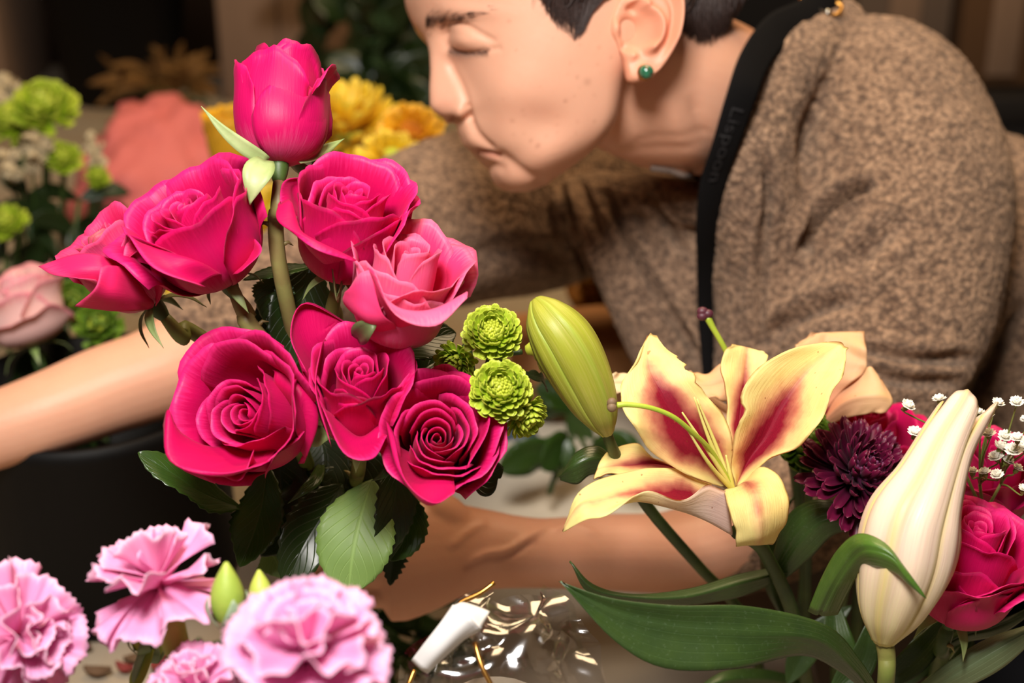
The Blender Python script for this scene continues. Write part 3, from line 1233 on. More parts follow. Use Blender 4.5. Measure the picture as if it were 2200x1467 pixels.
# ================================================================== FLOWER MATERIALS
def petal_mat(name, rim, mid, base, vein=.25, rough=.48, sheen=.08, bump=.25, dark_edge=None, trans=.18):
    t = NT(name)
    u, v, uv = t.uv()
    mp = t.n('ShaderNodeMapping', i_Vector=uv)
    mp.inputs['Scale'].default_value = (26, 2.2, 1)
    st = t.noise(1.6, 4, mp.outputs[0], .6)
    nz = t.noise(70, 3, t.obj())
    fac = t.math('ADD', v, t.math('MULTIPLY', t.math('SUBTRACT', st, .5), vein * 1.4))
    c = t.ramp(fac, [(.05, base), (.42, mid), (.86, mid), (.99, rim)])
    c = t.mix(t.math('MULTIPLY', st, vein), c, tuple(min(1, x * 1.25 + .02) for x in mid[:3]) + (1,))
    c = t.mix(t.math('MULTIPLY', nz, .18), c, tuple(x * .6 for x in mid[:3]) + (1,))
    if dark_edge is not None:
        e = t.math('MULTIPLY', t.ramp(t.noise(38, 3, t.obj()), [(.5, (0, 0, 0)), (.62, (1, 1, 1))]), t.ramp(v, [(.93, (0, 0, 0)), (1, (1, 1, 1))]))
        c = t.mix(e, c, dark_edge)
    t.set(Base_Color=c, Roughness=rough)
    t.p.inputs['Sheen Weight'].default_value = sheen
    t.p.inputs['Sheen Tint'].default_value = tuple(min(1, x + .25) for x in rim[:3]) + (1,)
    t.p.inputs['Specular IOR Level'].default_value = .3
    t.bump(st, bump, .0007)
    if trans:
        tr = t.n('ShaderNodeBsdfTranslucent')
        t.put(tr.inputs[0], c)
        mx = t.n('ShaderNodeMixShader')
        mx.inputs[0].default_value = trans
        t.t.links.new(t.p.outputs[0], mx.inputs[1])
        t.t.links.new(tr.outputs[0], mx.inputs[2])
        t.t.links.new(mx.outputs[0], t.out.inputs[0])
    return t.m


BROWN_EDGE = srgb(120, 40, 50)
HOT = [petal_mat('hot_pink_petal_inside', srgb(240, 40, 128), srgb(212, 0, 92), srgb(186, 0, 70)),
       petal_mat('hot_pink_petal_outside', srgb(228, 6, 110), srgb(208, 0, 94), srgb(232, 100, 150), vein=.4, dark_edge=BROWN_EDGE)]
HOT2 = [petal_mat('rose_pink_petal_inside', srgb(244, 70, 128), srgb(236, 34, 104), srgb(226, 14, 90)),
        petal_mat('rose_pink_petal_outside', srgb(238, 84, 136), srgb(228, 62, 124), srgb(240, 176, 190), vein=.5, dark_edge=srgb(190, 90, 90))]
SOFT = [petal_mat('soft_pink_petal_inside', srgb(248, 110, 150), srgb(242, 60, 120), srgb(232, 40, 104)),
        petal_mat('soft_pink_petal_outside', srgb(246, 122, 156), srgb(238, 96, 146), srgb(246, 200, 206), vein=.5)]
PALE = [petal_mat('pale_rose_petal_inside', srgb(240, 140, 156), srgb(244, 206, 192), srgb(240, 222, 196)),
        petal_mat('pale_rose_petal_outside', srgb(236, 120, 146), srgb(244, 200, 194), srgb(244, 226, 206), vein=.4)]
MAGENTA = [petal_mat('magenta_petal_inside', srgb(206, 8, 92), srgb(196, 4, 84), srgb(180, 0, 70)),
           petal_mat('magenta_petal_outside', srgb(210, 30, 104), srgb(200, 18, 92), srgb(220, 110, 150))]


def leaf_mat(name, top, edge, rough=.33, vein=.5):
    t = NT(name)
    u, v, uv = t.uv()
    mp = t.n('ShaderNodeMapping', i_Vector=uv)
    mp.inputs['Scale'].default_value = (1, 1, 1)
    a = t.math('ABSOLUTE', t.math('SUBTRACT', u, .5))
    rib = t.ramp(a, [(0.0, (1, 1, 1)), (.035, (0, 0, 0))])
    dg = t.math('ADD', t.math('MULTIPLY', v, 8.0), t.math('MULTIPLY', a, -7.0))
    fr = t.math('ABSOLUTE', t.math('SUBTRACT', t.math('FRACT', dg), .5))
    side = t.ramp(fr, [(0.0, (.6, .6, .6)), (.09, (0, 0, 0))])
    vn = t.math('MAXIMUM', rib, side)
    nz = t.noise(55, 4, t.obj())
    c = t.mix(nz, top, edge)
    c = t.mix(t.math('MULTIPLY', vn, vein * .6), c, tuple(min(1, x * 2.0 + .03) for x in top[:3]) + (1,))
    t.set(Base_Color=c, Roughness=rough)
    t.bump(t.math('ADD', t.math('MULTIPLY', vn, -.7), t.math('MULTIPLY', nz, .5)), .45, .0008)
    tr = t.n('ShaderNodeBsdfTranslucent')
    t.put(tr.inputs[0], t.mix(.5, c, srgb(96, 130, 30)))
    mx = t.n('ShaderNodeMixShader')
    mx.inputs[0].default_value = .14
    t.t.links.new(t.p.outputs[0], mx.inputs[1])
    t.t.links.new(tr.outputs[0], mx.inputs[2])
    t.t.links.new(mx.outputs[0], t.out.inputs[0])
    return t.m


LEAF = [leaf_mat('rose_leaf_top', srgb(38, 66, 22), srgb(62, 88, 26)), leaf_mat('rose_leaf_back', srgb(116, 140, 84), srgb(98, 124, 66), .55)]
LEAF_D = [leaf_mat('dark_leaf_top', srgb(26, 42, 16), srgb(42, 58, 22)), leaf_mat('dark_leaf_back', srgb(70, 96, 60), srgb(60, 84, 48), .55)]
LEAF_P = [leaf_mat('pale_leaf_top', srgb(128, 156, 84), srgb(104, 136, 62), .5), LEAF[1]]


def lily_leaf_mat(name, top, edge, rough):
    t = NT(name)
    u, v, uv = t.uv()
    w = t.math('FRACT', t.math('MULTIPLY', u, 9.0))
    ln = t.ramp(t.math('ABSOLUTE', t.math('SUBTRACT', w, .5)), [(.40, (0, 0, 0)), (.5, (1, 1, 1))])
    nz = t.noise(120, 4, t.obj())
    sp = t.ramp(t.noise(700, 2, t.obj()), [(.62, (0, 0, 0)), (.72, (1, 1, 1))])
    c = t.mix(nz, top, edge)
    c = t.mix(t.math('MULTIPLY', ln, .25), c, tuple(min(1, x * 2.2 + .01) for x in top[:3]) + (1,))
    c = t.mix(t.math('MULTIPLY', sp, .10), c, srgb(130, 150, 120))
    t.set(Base_Color=c, Roughness=rough)
    t.bump(t.math('ADD', t.math('MULTIPLY', ln, -.5), nz), .35, .0006)
    return t.m


LILYLEAF = [lily_leaf_mat('lily_leaf_top', srgb(38, 58, 26), srgb(54, 74, 28), .34), lily_leaf_mat('lily_leaf_back', srgb(120, 138, 104), srgb(100, 120, 80), .5)]
LILYLEAF_B = [lily_leaf_mat('bright_lily_leaf_top', srgb(58, 90, 30), srgb(84, 116, 40), .34), LILYLEAF[1]]


def stem_mat(name, a, b, rough=.5):
    t = NT(name)
    nz = t.noise(40, 4, t.obj())
    t.set(Base_Color=t.mix(t.ramp(nz, [(.35, (0, 0, 0)), (.65, (1, 1, 1))]), a, b), Roughness=rough)
    t.bump(t.noise(500, 2, t.obj()), .2, .0004)
    return t.m


M_STEM = stem_mat('rose_stem', srgb(104, 128, 52), srgb(132, 124, 66))
M_STEM_R = stem_mat('reddish_stem', srgb(148, 144, 84), srgb(132, 96, 66))
M_STEM_D = stem_mat('dark_green_stem', srgb(40, 62, 30), srgb(66, 90, 36))
M_SEPAL = [stem_mat('sepal_face', srgb(176, 186, 130), srgb(128, 152, 84)), stem_mat('sepal_outside', srgb(88, 108, 62), srgb(104, 104, 70))]


def tube_part(name, pts, r, parent, mat, n=24, seg=12, R=None):
    P = catmull(WP(pts) if len(pts[0]) == 3 and abs(pts[0][0]) > 3 else np.array(pts), n)
    rr = np.interp(np.linspace(0, 1, n), np.linspace(0, 1, len(r)), r) if hasattr(r, '__len__') else r
    V, F = tube(P, rr, seg)
    return part(name, V, F, parent, mat)


# ================================================================== LEAVES
def leaf_grid(spine, width, nrm, fold=.25, wave=.0, shape=.45, serr=0.0, nu=13, nv=34, tip=1.0, curl=0.0, seed=0):
    """spine: px,py,depth; width: max half width in m; nrm: way the upper face looks (right, up, towards viewer)"""
    rs = np.random.RandomState(seed + 5)
    P = catmull(WP(spine), nv)
    n0 = Dv(*nrm)
    T = np.gradient(P, axis=0)
    T /= np.linalg.norm(T, axis=1)[:, None]
    S = np.cross(T, n0)
    S /= np.linalg.norm(S, axis=1)[:, None]
    N = np.cross(S, T)
    t = np.linspace(0, 1, nv)
    a = shape
    prof = np.where(t < a, np.sin(np.pi / 2 * (t / a)) ** .8, np.cos(np.pi / 2 * ((t - a) / (1 - a))) ** (.75 * tip))
    prof = np.maximum(prof, .02)
    ph = rs.uniform(0, 6, 4)
    G = np.zeros((nv, nu, 3))
    us = np.linspace(-1, 1, nu)
    for j, u in enumerate(us):
        e = 1 + (serr * ((np.arange(nv) % 3) - 1) if abs(u) > .98 else 0)
        off = S * (u * width * prof * e)[:, None]
        z = width * prof * (fold * abs(u) - curl * u * u) + wave * width * abs(u) ** 1.5 * np.sin(t * 11 + ph[0] + (2 if u > 0 else 0)) * prof ** .5
        G[:, j] = P + off + N * z[:, None]
    return G


def leaf(parent, spine, width, nrm=(0, 0, 1), mats=LEAF, name='leaf', th=.0005, **kw):
    return sheet_part(name, leaf_grid(spine, width, nrm, **kw), parent, mats, th)


# ================================================================== ROSES
def petal_grid(phi, hw, rb, rr, h, curl, R0=.25, round_=.22, spiral=.0, ruffle=.04, point=.0, nu=17, nv=19, rs=None, lean=.0, clen=.22, twist=0.0):
    """petal of a rose in its own frame (cm): phi/hw in degrees, rb bulge radius, rr rim radius, h rim height, curl of the edge in degrees"""
    rs = rs or RNG
    ph = rs.uniform(0, 6.3, 6)
    G = np.zeros((nv, nu, 3))
    us = np.linspace(-1, 1, nu)
    p0, p1, p2, p3 = np.array([R0, 0.]), np.array([rb * 1.15, .05 * h]), np.array([rb * 1.02, .68 * h]), np.array([rr, h])
    tt = np.linspace(0, 1, 40)[:, None]
    C = (1 - tt) ** 3 * p0 + 3 * (1 - tt) ** 2 * tt * p1 + 3 * (1 - tt) * tt ** 2 * p2 + tt ** 3 * p3
    L = np.concatenate([[0], np.cumsum(np.linalg.norm(np.diff(C, axis=0), axis=1))])
    Lt = L[-1]
    for j, u in enumerate(us):
        smax = Lt * (1 - round_ * abs(u) ** 3.2 + point * math.exp(-(u / .16) ** 2))
        cl = Lt * clen * (1 - .35 * abs(u))
        cu = math.radians(curl * (1 + .25 * math.sin(2.3 * u + ph[0])))
        s = np.linspace(0, 1, nv) ** .9 * smax
        a = phi + hw * u
        sb = np.minimum(s, smax - cl) if curl else s
        r = np.interp(sb, L, C[:, 0])
        z = np.interp(sb, L, C[:, 1])
        if curl:
            k0 = smax - cl
            dr = np.interp(k0 + .03 * Lt, L, C[:, 0]) - np.interp(k0 - .03 * Lt, L, C[:, 0])
            dz = np.interp(k0 + .03 * Lt, L, C[:, 1]) - np.interp(k0 - .03 * Lt, L, C[:, 1])
            base = math.atan2(dz, dr)
            x = np.clip((s - k0) / cl, 0, 1)
            m = 24
            for i in range(nv):
                if x[i] > 0:
                    q = (np.arange(m) + .5) / m * x[i]
                    ang = base - cu * q
                    r[i] += np.sum(np.cos(ang)) * cl * x[i] / m
                    z[i] += np.sum(np.sin(ang)) * cl * x[i] / m
        v = s / smax
        r = r * (1 + spiral * u * v)
        r = r + ruffle * rb * v ** 3 * math.sin(4.2 * u + ph[1]) * .8 + ruffle * rb * v ** 6 * math.sin(11 * u + ph[2]) * .45
        z = z + ruffle * rb * v ** 4 * math.sin(5.1 * u + ph[3]) + ruffle * rb * .5 * v ** 6 * math.sin(13 * u + ph[5])
        an = math.radians(a) + math.radians(twist) * v * u
        G[:, j, 0] = r * np.cos(an)
        G[:, j, 1] = r * np.sin(an)
        G[:, j, 2] = z + lean * r * v
    return G


class Rose:
    def __init__(s, name, label, top, base, mats, group=None, inner=13, Rs=1.45, Rb=1.9, depth=.88, seed=1, cat='rose', tight=1.0, deep=.10, twist_phase=0.0):
        s.rs = np.random.RandomState(seed)
        s.mats = mats
        s.o = W(*base)
        s.top = W(*top)
        ax = s.top - s.o
        s.H = np.linalg.norm(ax) * 100
        s.x, s.y, s.z = basis(ax)
        s.root = root(name, label, cat, s.o, group)
        s.base = base
        n = inner
        for i in range(n):
            t = i / (n - 1)
            rr = Rs * (.07 + .93 * t ** 1.15) * tight
            rb = max(rr * 1.06, .30 + Rb * .55 * t)
            h = s.H * (1 - deep * (1 - min(1, t * 1.5)) ** 1.3 - .06 * max(0, t - .65) / .35)
            h *= s.rs.uniform(.98, 1.012)
            hw = 92 - 32 * t
            s.petal(twist_phase + i * 137.5 * .95 + s.rs.uniform(-22, 22), hw, rb, rr, h, 6 + 30 * t * s.rs.uniform(.5, 1.5),
                    spiral=.20, ruffle=.02 + .035 * t, round_=.12 + .12 * t, clen=.05 + .10 * t, R0=.2, lean=-.12 * (1 - t))

    def put(s, G):
        return s.o + (G[..., 0:1] * s.x + G[..., 1:2] * s.y + G[..., 2:3] * s.z) * .01

    def petal(s, phi, hw, rb, rr, h, curl, mats=None, th=.0006, **kw):
        G = petal_grid(phi, hw, rb, rr, h, curl, rs=s.rs, **kw)
        return sheet_part('petal', s.put(G), s.root, (mats or s.mats)[::-1], th)

    def outer(s, rows):
        """phi, half angle, bulge radius, rim radius, rim height, curl, (ruffle)"""
        for r in rows:
            kw = r[6] if len(r) > 6 else {}
            k2 = dict(ruffle=.05, round_=.26, clen=.30)
            k2.update(kw)
            s.petal(*r[:6], **k2)

    def flap(s, rows, nu=19, nv=19, th=.0006, mats=None, back=False):
        """petal with its own outline: rows of px, py, depth from the base of the rose to the rim"""
        return sheet_part('petal', face_on(patch([WP(r) for r in rows], nu, nv), back), s.root, mats or s.mats, th)

    def calyx(s, n=5, length=1.9, phase=20, droop=1.0, r=.42, only=None):
        V = []
        zs = np.array([-.95, -.8, -.5, -.2, 0.05, .3])
        rd = np.array([.24, .30, r * .95, r * 1.05, r * 1.05, r * .7])
        P = s.o + s.z * zs[:, None] * .01
        part('calyx', *tube(P, rd * .01, 14), s.root, M_STEM_D)
        for i in range(n):
            a = math.radians(phase + i * 360 / n + s.rs.uniform(-10, 10))
            d = s.x * math.cos(a) + s.y * math.sin(a)
            L = length * s.rs.uniform(.8, 1.15)
            k = droop * s.rs.uniform(.7, 1.2)
            pts = [s.o + (d * .3 + s.z * -.05) * .01, s.o + (d * (.3 + L * .4) + s.z * (-.15 - .10 * k)) * .01,
                   s.o + (d * (.3 + L * .75) + s.z * (-.3 - .45 * k)) * .01, s.o + (d * (.3 + L * .95) + s.z * (-.5 - 1.0 * k)) * .01]
            s.strip('sepal', pts, .0034, s.z - d * .2)

    def strip(s, name, pts, w, n0, mats=None, nv=14):
        P = catmull(np.array(pts), nv)
        T = np.gradient(P, axis=0)
        T /= np.linalg.norm(T, axis=1)[:, None]
        S = np.cross(T, n0)
        S /= np.linalg.norm(S, axis=1)[:, None] + 1e-9
        N = np.cross(S, T)
        t = np.linspace(0, 1, nv)
        pr = w * np.maximum(np.sin(np.pi * np.clip(t * .9 + .12, 0, 1)) ** .8 * (1 - t * .55), .03)
        G = np.stack([P + S * (u * pr)[:, None] + N * (abs(u) * .3 * pr)[:, None] for u in np.linspace(-1, 1, 5)], 1)
        return sheet_part(name, G, s.root, mats or M_SEPAL, .0006)

    def stem(s, pts, r=.0030, mat=None, thorns=2):
        P = [s.o - s.z * .008, s.o - s.z * .022] + [W(*p) for p in pts]
        Q = catmull(np.array(P), 34)
        rr = np.interp(np.linspace(0, 1, 34), [0, .08, 1], [.0026, r, r * 1.15])
        st = part('stem', *tube(Q, rr, 12), s.root, mat or M_STEM)
        T, N, B = frames(Q)
        for k in range(thorns):
            i = s.rs.randint(6, 26)
            a = s.rs.uniform(0, 6.3)
            d = N[i] * math.cos(a) + B[i] * math.sin(a)
            part('thorn', *tube(np.array([Q[i] + d * r * .7, Q[i] + d * (r + .002) - T[i] * .0008, Q[i] + d * (r + .0042) + T[i] * .0012]), [.0015, .0009, .0001], 6), st, M_STEM_R)
        return st


G_POINT = [(735, 1150, .845), (742, 1240, .905), (752, 1400, .955)]
GRP = 'pink roses of the hand-held bunch'


def stem_to(i):
    return [(735 + (i - 3.5) * 8, 1085, .778 + .004 * (i % 3)), (738 + (i - 3.5) * 5, 1200, .826 + .003 * (i % 3)), (742 - (i - 3.5) * 8, 1330, .858 + .004 * (i % 4))]


# 1 tall closed bud at the top
r1 = Rose('rose', 'tall half-closed hot pink rose bud standing highest in the bunch', (607, 96, .668), (600, 352, .655), HOT, GRP, inner=9, Rs=1.25, Rb=1.9, seed=21, deep=.04)
r1.outer([(80, 70, 2.15, 1.55, 5.5, 30, dict(ruffle=.05)), (165, 60, 2.1, 1.75, 5.1, 18), (10, 55, 2.12, 1.95, 4.8, 60, dict(ruffle=.06)),
          (250, 66, 2.15, 1.5, 4.95, 36, dict(ruffle=.06, clen=.12)), (200, 46, 2.2, 1.9, 4.5, 8), (300, 58, 2.28, 1.75, 3.45, 0, dict(round_=.42, ruffle=.02)), (345, 44, 2.24, 2.0, 3.7, 10, dict(round_=.4))])
r1.calyx(0)
r1.strip('sepal', WP([(575, 345, .645), (530, 320, .64), (480, 280, .636), (432, 228, .634)]), .0042, CB)
r1.strip('sepal', WP([(570, 345, .64), (555, 372, .634), (545, 400, .632), (537, 440, .634)]), .0085, CB)
r1.strip('sepal', WP([(640, 345, .655), (690, 325, .665), (740, 298, .675)]), .004, CB)
r1.strip('sepal', WP([(630, 350, .665), (650, 372, .672), (668, 390, .68)]), .006, CU)
r1.stem([(592, 470, .662), (600, 570, .67), (640, 760, .70), (690, 980, .76)] + stem_to(0), .0036, M_STEM_R)

# 2 wide rose at left, seen from above its shoulder
r2 = Rose('rose', 'wide open hot pink rose above the reddest stem at left', (384, 428, .637), (486, 602, .662), HOT, GRP, inner=14, Rs=1.75, Rb=2.0, seed=4, deep=.06)
r2.outer([(75, 62, 2.5, 2.3, 4.85, 36), (20, 55, 2.6, 2.4, 4.55, 20), (140, 58, 2.6, 2.5, 4.7, 46), (215, 60, 2.5, 2.3, 4.55, 30), (300, 66, 2.55, 2.15, 4.55, 26),
          (350, 50, 2.75, 2.75, 4.3, 40), (55, 60, 2.9, 2.9, 4.75, 50, dict(round_=.3)), (180, 52, 2.9, 3.0, 4.4, 60)])
r2.flap([[(470, 600, .652), (480, 604, .65), (490, 602, .655)], [(350, 540, .628), (420, 560, .618), (470, 590, .63)], [(300, 520, .622), (360, 570, .61), (430, 612, .618)], [(272, 500, .622), (330, 575, .604), (442, 616, .606)]])
r2.flap([[(490, 600, .65), (500, 598, .652), (505, 592, .66)], [(500, 590, .636), (530, 560, .64), (530, 530, .65)], [(510, 588, .630), (545, 556, .632), (545, 525, .645)], [(520, 582, .626), (562, 538, .628), (540, 505, .645)]])
r2.calyx(3, 1.5, -70, 1.0)
r2.stem([(530, 690, .672), (585, 775, .684), (650, 960, .74)] + stem_to(1), .0042, M_STEM_R, 3)

# 3 dusty rose at far left
r3 = Rose('rose', 'dusty pink rose at the far left of the bunch, turned left', (192, 498, .662), (328, 652, .676), HOT2, GRP, inner=10, Rs=1.1, Rb=1.45, seed=9, deep=.05)
r3.outer([(80, 62, 1.75, 1.55, 4.75, 40), (150, 60, 1.8, 1.6, 4.6, 50), (215, 60, 1.85, 1.6, 4.4, 40), (300, 60, 1.85, 1.5, 4.3, 36), (20, 58, 1.85, 1.75, 4.2, 44), (345, 55, 1.95, 1.9, 3.7, 60), (45, 50, 2.0, 2.0, 3.9, 70)])
r3.flap([[(318, 640, .668), (324, 650, .664), (320, 660, .668)], [(240, 560, .645), (250, 590, .64), (270, 640, .65)], [(170, 545, .642), (190, 580, .634), (230, 625, .642)], [(82, 572, .644), (120, 592, .636), (205, 600, .634)]])
r3.flap([[(326, 640, .666), (330, 655, .664), (322, 664, .668)], [(270, 580, .640), (265, 630, .636), (290, 668, .65)], [(235, 570, .632), (225, 625, .627), (240, 668, .64)], [(216, 572, .630), (205, 618, .622), (160, 658, .63)]])
r3.flap([[(332, 640, .668), (336, 650, .666), (334, 658, .67)], [(320, 560, .648), (350, 590, .655), (345, 640, .665)], [(300, 535, .642), (340, 545, .652), (350, 600, .664)], [(262, 570, .636), (275, 520, .640), (330, 520, .66)]])
r3.calyx(4, 1.7, -100, 1.1)
r3.stem([(400, 705, .69), (500, 785, .70), (620, 960, .75)] + stem_to(2), .0036, M_STEM)

# 4 rose right of the tall bud
r4 = Rose('rose', 'hot pink rose in the middle of the bunch, left petal folded out', (762, 400, .638), (728, 590, .663), HOT, GRP, inner=14, Rs=1.6, Rb=1.9, seed=14, deep=.06)
r4.outer([(95, 66, 2.3, 2.15, 5.1, 22), (30, 58, 2.3, 2.25, 4.9, 36), (160, 58, 2.3, 2.1, 4.8, 20), (230, 62, 2.25, 2.0, 4.5, 24), (300, 62, 2.25, 2.05, 4.5, 26), (0, 50, 2.45, 2.35, 4.6, 44), (60, 52, 2.5, 2.5, 5.0, 30),
          (265, 66, 2.3, 1.85, 4.0, 10), (330, 60, 2.35, 2.2, 4.0, 14)])
r4.flap([[(716, 588, .654), (722, 590, .650), (730, 590, .654)], [(640, 490, .640), (670, 540, .626), (740, 560, .632)], [(625, 430, .640), (650, 500, .620), (740, 550, .622)], [(598, 440, .640), (604, 480, .620), (680, 520, .612), (765, 558, .618)], [(604, 430, .646), (600, 470, .628), (672, 532, .608), (760, 562, .616)]])
r4.flap([[(716, 586, .66), (718, 582, .664), (724, 580, .668)], [(648, 480, .652), (640, 430, .662), (690, 420, .668)], [(625, 450, .646), (625, 395, .658), (685, 384, .668)], [(600, 452, .642), (612, 388, .652), (686, 383, .67)]])
r4.calyx(3, 1.4, 200, .8)
r4.strip('sepal', WP([(735, 600, .645), (722, 640, .64), (716, 600, .637), (714, 575, .637)]), .003, CR)
r4.stem([(722, 680, .68), (725, 860, .71), (730, 1000, .76)] + stem_to(3), .0034)

# 5 soft pink rose
r5 = Rose('rose', 'soft pink rose with one long petal curling to the right', (884, 520, .628), (848, 728, .652), SOFT, GRP, inner=11, Rs=1.5, Rb=1.9, seed=33, deep=.12)
r5.outer([(90, 64, 2.1, 2.1, 5.0, 40, dict(ruffle=.05)), (20, 56, 2.1, 2.25, 4.7, 60, dict(ruffle=.05)), (160, 58, 2.15, 2.05, 4.7, 40, dict(ruffle=.05)), (240, 62, 2.15, 1.9, 4.3, 20, dict(ruffle=.05)), (310, 62, 2.15, 2.0, 4.1, 40, dict(ruffle=.07)),
          (200, 56, 2.3, 2.2, 4.0, 16, dict(ruffle=.06)), (275, 60, 2.3, 1.95, 3.4, 18), (50, 46, 2.3, 2.6, 4.7, 70, dict(ruffle=.05))])
r5.flap([[(838, 728, .642), (850, 732, .640), (862, 728, .645)], [(800, 640, .618), (860, 680, .612), (930, 690, .628)], [(790, 580, .612), (850, 660, .603), (945, 680, .618)], [(796, 578, .608), (840, 662, .598), (925, 672, .603), (1000, 628, .612)], [(806, 584, .604), (850, 676, .592), (935, 700, .596), (1004, 640, .606)]])
r5.flap([[(834, 726, .645), (842, 730, .642), (850, 730, .645)], [(745, 660, .628), (785, 690, .616), (850, 700, .62)], [(740, 630, .620), (775, 640, .612), (820, 670, .612)], [(748, 625, .618), (770, 590, .612), (796, 578, .610)]])
r5.calyx(3, 1.5, 190, .6)
r5.strip('sepal', WP([(768, 728, .632), (780, 712, .622), (795, 700, .617), (812, 690, .619)]), .0062, CB, M_SEPAL[::-1])
r5.stem([(820, 800, .67), (780, 950, .72)] + stem_to(4), .0034)

# 6 rose with the tall back petal
r6 = Rose('rose', 'hot pink rose at the heart of the bunch with a tall petal behind it', (774, 780, .626), (772, 932, .660), HOT, GRP, inner=14, Rs=1.42, Rb=1.6, seed=51, deep=.10)
r6.outer([(95, 64, 1.8, 1.75, 5.2, 30), (25, 58, 1.8, 1.8, 5.0, 36), (165, 58, 1.85, 1.75, 4.95, 26), (235, 62, 1.75, 1.6, 4.7, 22), (300, 62, 1.75, 1.6, 4.6, 22), (270, 70, 1.75, 1.55, 4.1, 10), (0, 52, 2.0, 2.0, 4.7, 34), (190, 46, 1.95, 1.85, 4.5, 26)])
r6.flap([[(740, 930, .656), (730, 915, .66), (735, 900, .665)], [(690, 870, .640), (680, 780, .650), (730, 700, .66)], [(665, 830, .632), (655, 730, .646), (735, 690, .662)], [(650, 800, .628), (630, 715, .640), (665, 655, .655), (772, 712, .662)], [(660, 800, .626), (624, 722, .634), (655, 652, .648), (765, 706, .662)]])
r6.flap([[(745, 935, .65), (772, 940, .648), (800, 932, .65)], [(712, 890, .632), (770, 940, .628), (820, 910, .634)], [(700, 880, .624), (750, 960, .616), (826, 930, .626)], [(690, 870, .620), (738, 972, .604), (800, 985, .604), (832, 935, .620)]])
r6.flap([[(742, 930, .655), (735, 925, .656), (735, 915, .66)], [(700, 870, .636), (695, 820, .638), (715, 780, .642)], [(690, 880, .626), (680, 800, .628), (700, 730, .635)], [(712, 960, .616), (678, 840, .618), (690, 740, .626)]])
r6.calyx(3, 1.4, 150, .6)
r6.stem([(765, 1030, .71)] + stem_to(5), .0034)

# 7 big open rose at lower left
r7 = Rose('rose', 'biggest open hot pink rose, lowest left in the bunch, facing the viewer', (500, 880, .622), (610, 915, .660), HOT, GRP, inner=16, Rs=1.75, Rb=2.0, seed=62, deep=.22)
r7.outer([(90, 60, 2.5, 2.4, 4.7, 36), (30, 56, 2.5, 2.5, 4.5, 36), (150, 58, 2.6, 2.7, 4.5, 44), (210, 60, 2.6, 2.6, 4.35, 40), (280, 62, 2.5, 2.4, 4.35, 30), (340, 56, 2.5, 2.5, 4.2, 40),
          (120, 56, 2.9, 3.3, 4.3, 46), (60, 52, 2.8, 2.9, 4.5, 40), (180, 50, 2.9, 3.4, 4.0, 50)])
r7.flap([[(590, 920, .655), (600, 935, .65), (615, 930, .655)], [(470, 960, .630), (520, 990, .626), (590, 970, .636)], [(390, 930, .616), (450, 1010, .608), (580, 990, .622)], [(362, 880, .612), (370, 990, .600), (480, 1022, .600), (590, 985, .614)], [(350, 912, .616), (366, 985, .604), (470, 1016, .597), (560, 1000, .606)]])
r7.flap([[(620, 900, .662), (622, 915, .658), (618, 930, .66)], [(590, 830, .636), (640, 880, .63), (620, 960, .64)], [(590, 800, .632), (650, 850, .626), (640, 960, .636)], [(585, 795, .636), (640, 800, .636), (682, 890, .63), (655, 992, .638)], [(600, 800, .645), (665, 830, .648), (678, 920, .64), (640, 996, .638)]])
r7.flap([[(590, 930, .652), (600, 938, .65), (610, 936, .652)], [(500, 1000, .622), (530, 1010, .618), (560, 990, .624)], [(485, 1012, .614), (515, 1022, .610), (546, 985, .616)], [(474, 1022, .612), (518, 1030, .606), (545, 966, .610)]])
r7.calyx(3, 1.5, 250, .4)
r7.strip('sepal', WP([(660, 935, .66), (680, 935, .65), (700, 932, .645), (722, 935, .65)]), .0065, CB)
r7.stem([(650, 970, .70), (690, 1050, .74)] + stem_to(6), .0036)

# 8 oval rose at lower right
r8 = Rose('rose', 'oval open hot pink rose, lowest right in the bunch beside the green pompons', (944, 926, .618), (930, 985, .664), HOT, GRP, inner=17, Rs=1.75, Rb=1.9, seed=75, deep=.24)
r8.outer([(85, 58, 2.1, 2.3, 4.7, 30), (20, 58, 2.1, 2.2, 4.6, 40), (150, 58, 2.05, 2.05, 4.6, 44), (210, 58, 2.05, 2.05, 4.5, 46), (270, 62, 2.0, 2.1, 4.3, 36), (330, 58, 2.05, 2.15, 4.4, 44),
          (45, 52, 2.3, 2.6, 4.5, 46), (350, 52, 2.3, 2.5, 4.2, 40), (115, 50, 2.2, 2.5, 4.6, 34)])
r8.flap([[(915, 985, .658), (925, 985, .66), (940, 985, .658)], [(860, 900, .640), (920, 860, .650), (990, 870, .646)], [(838, 880, .632), (930, 830, .645), (1020, 850, .640)], [(832, 880, .630), (880, 830, .636), (964, 782, .642), (1046, 880, .640)]])
r8.flap([[(912, 985, .655), (930, 995, .65), (945, 990, .655)], [(860, 960, .632), (900, 1030, .626), (975, 1000, .634)], [(840, 930, .622), (880, 1040, .610), (975, 1030, .62)], [(830, 905, .620), (856, 1010, .604), (915, 1082, .598), (978, 1050, .608)], [(846, 930, .616), (870, 1030, .598), (930, 1080, .592), (976, 1060, .602)]])
r8.flap([[(945, 985, .658), (948, 978, .66), (950, 970, .66)], [(1000, 960, .636), (1030, 900, .64), (1010, 850, .645)], [(1010, 980, .626), (1042, 900, .63), (1015, 840, .642)], [(1000, 1010, .618), (1046, 930, .620), (1050, 880, .628), (1025, 840, .64)]])
r8.calyx(3, 1.5, 215, .5)
r8.strip('sepal', WP([(848, 965, .64), (838, 1000, .632), (822, 1020, .63), (797, 1034, .634)]), .003, CB, LEAF)
r8.stem([(900, 1060, .71), (840, 1110, .76)] + stem_to(7), .0034)

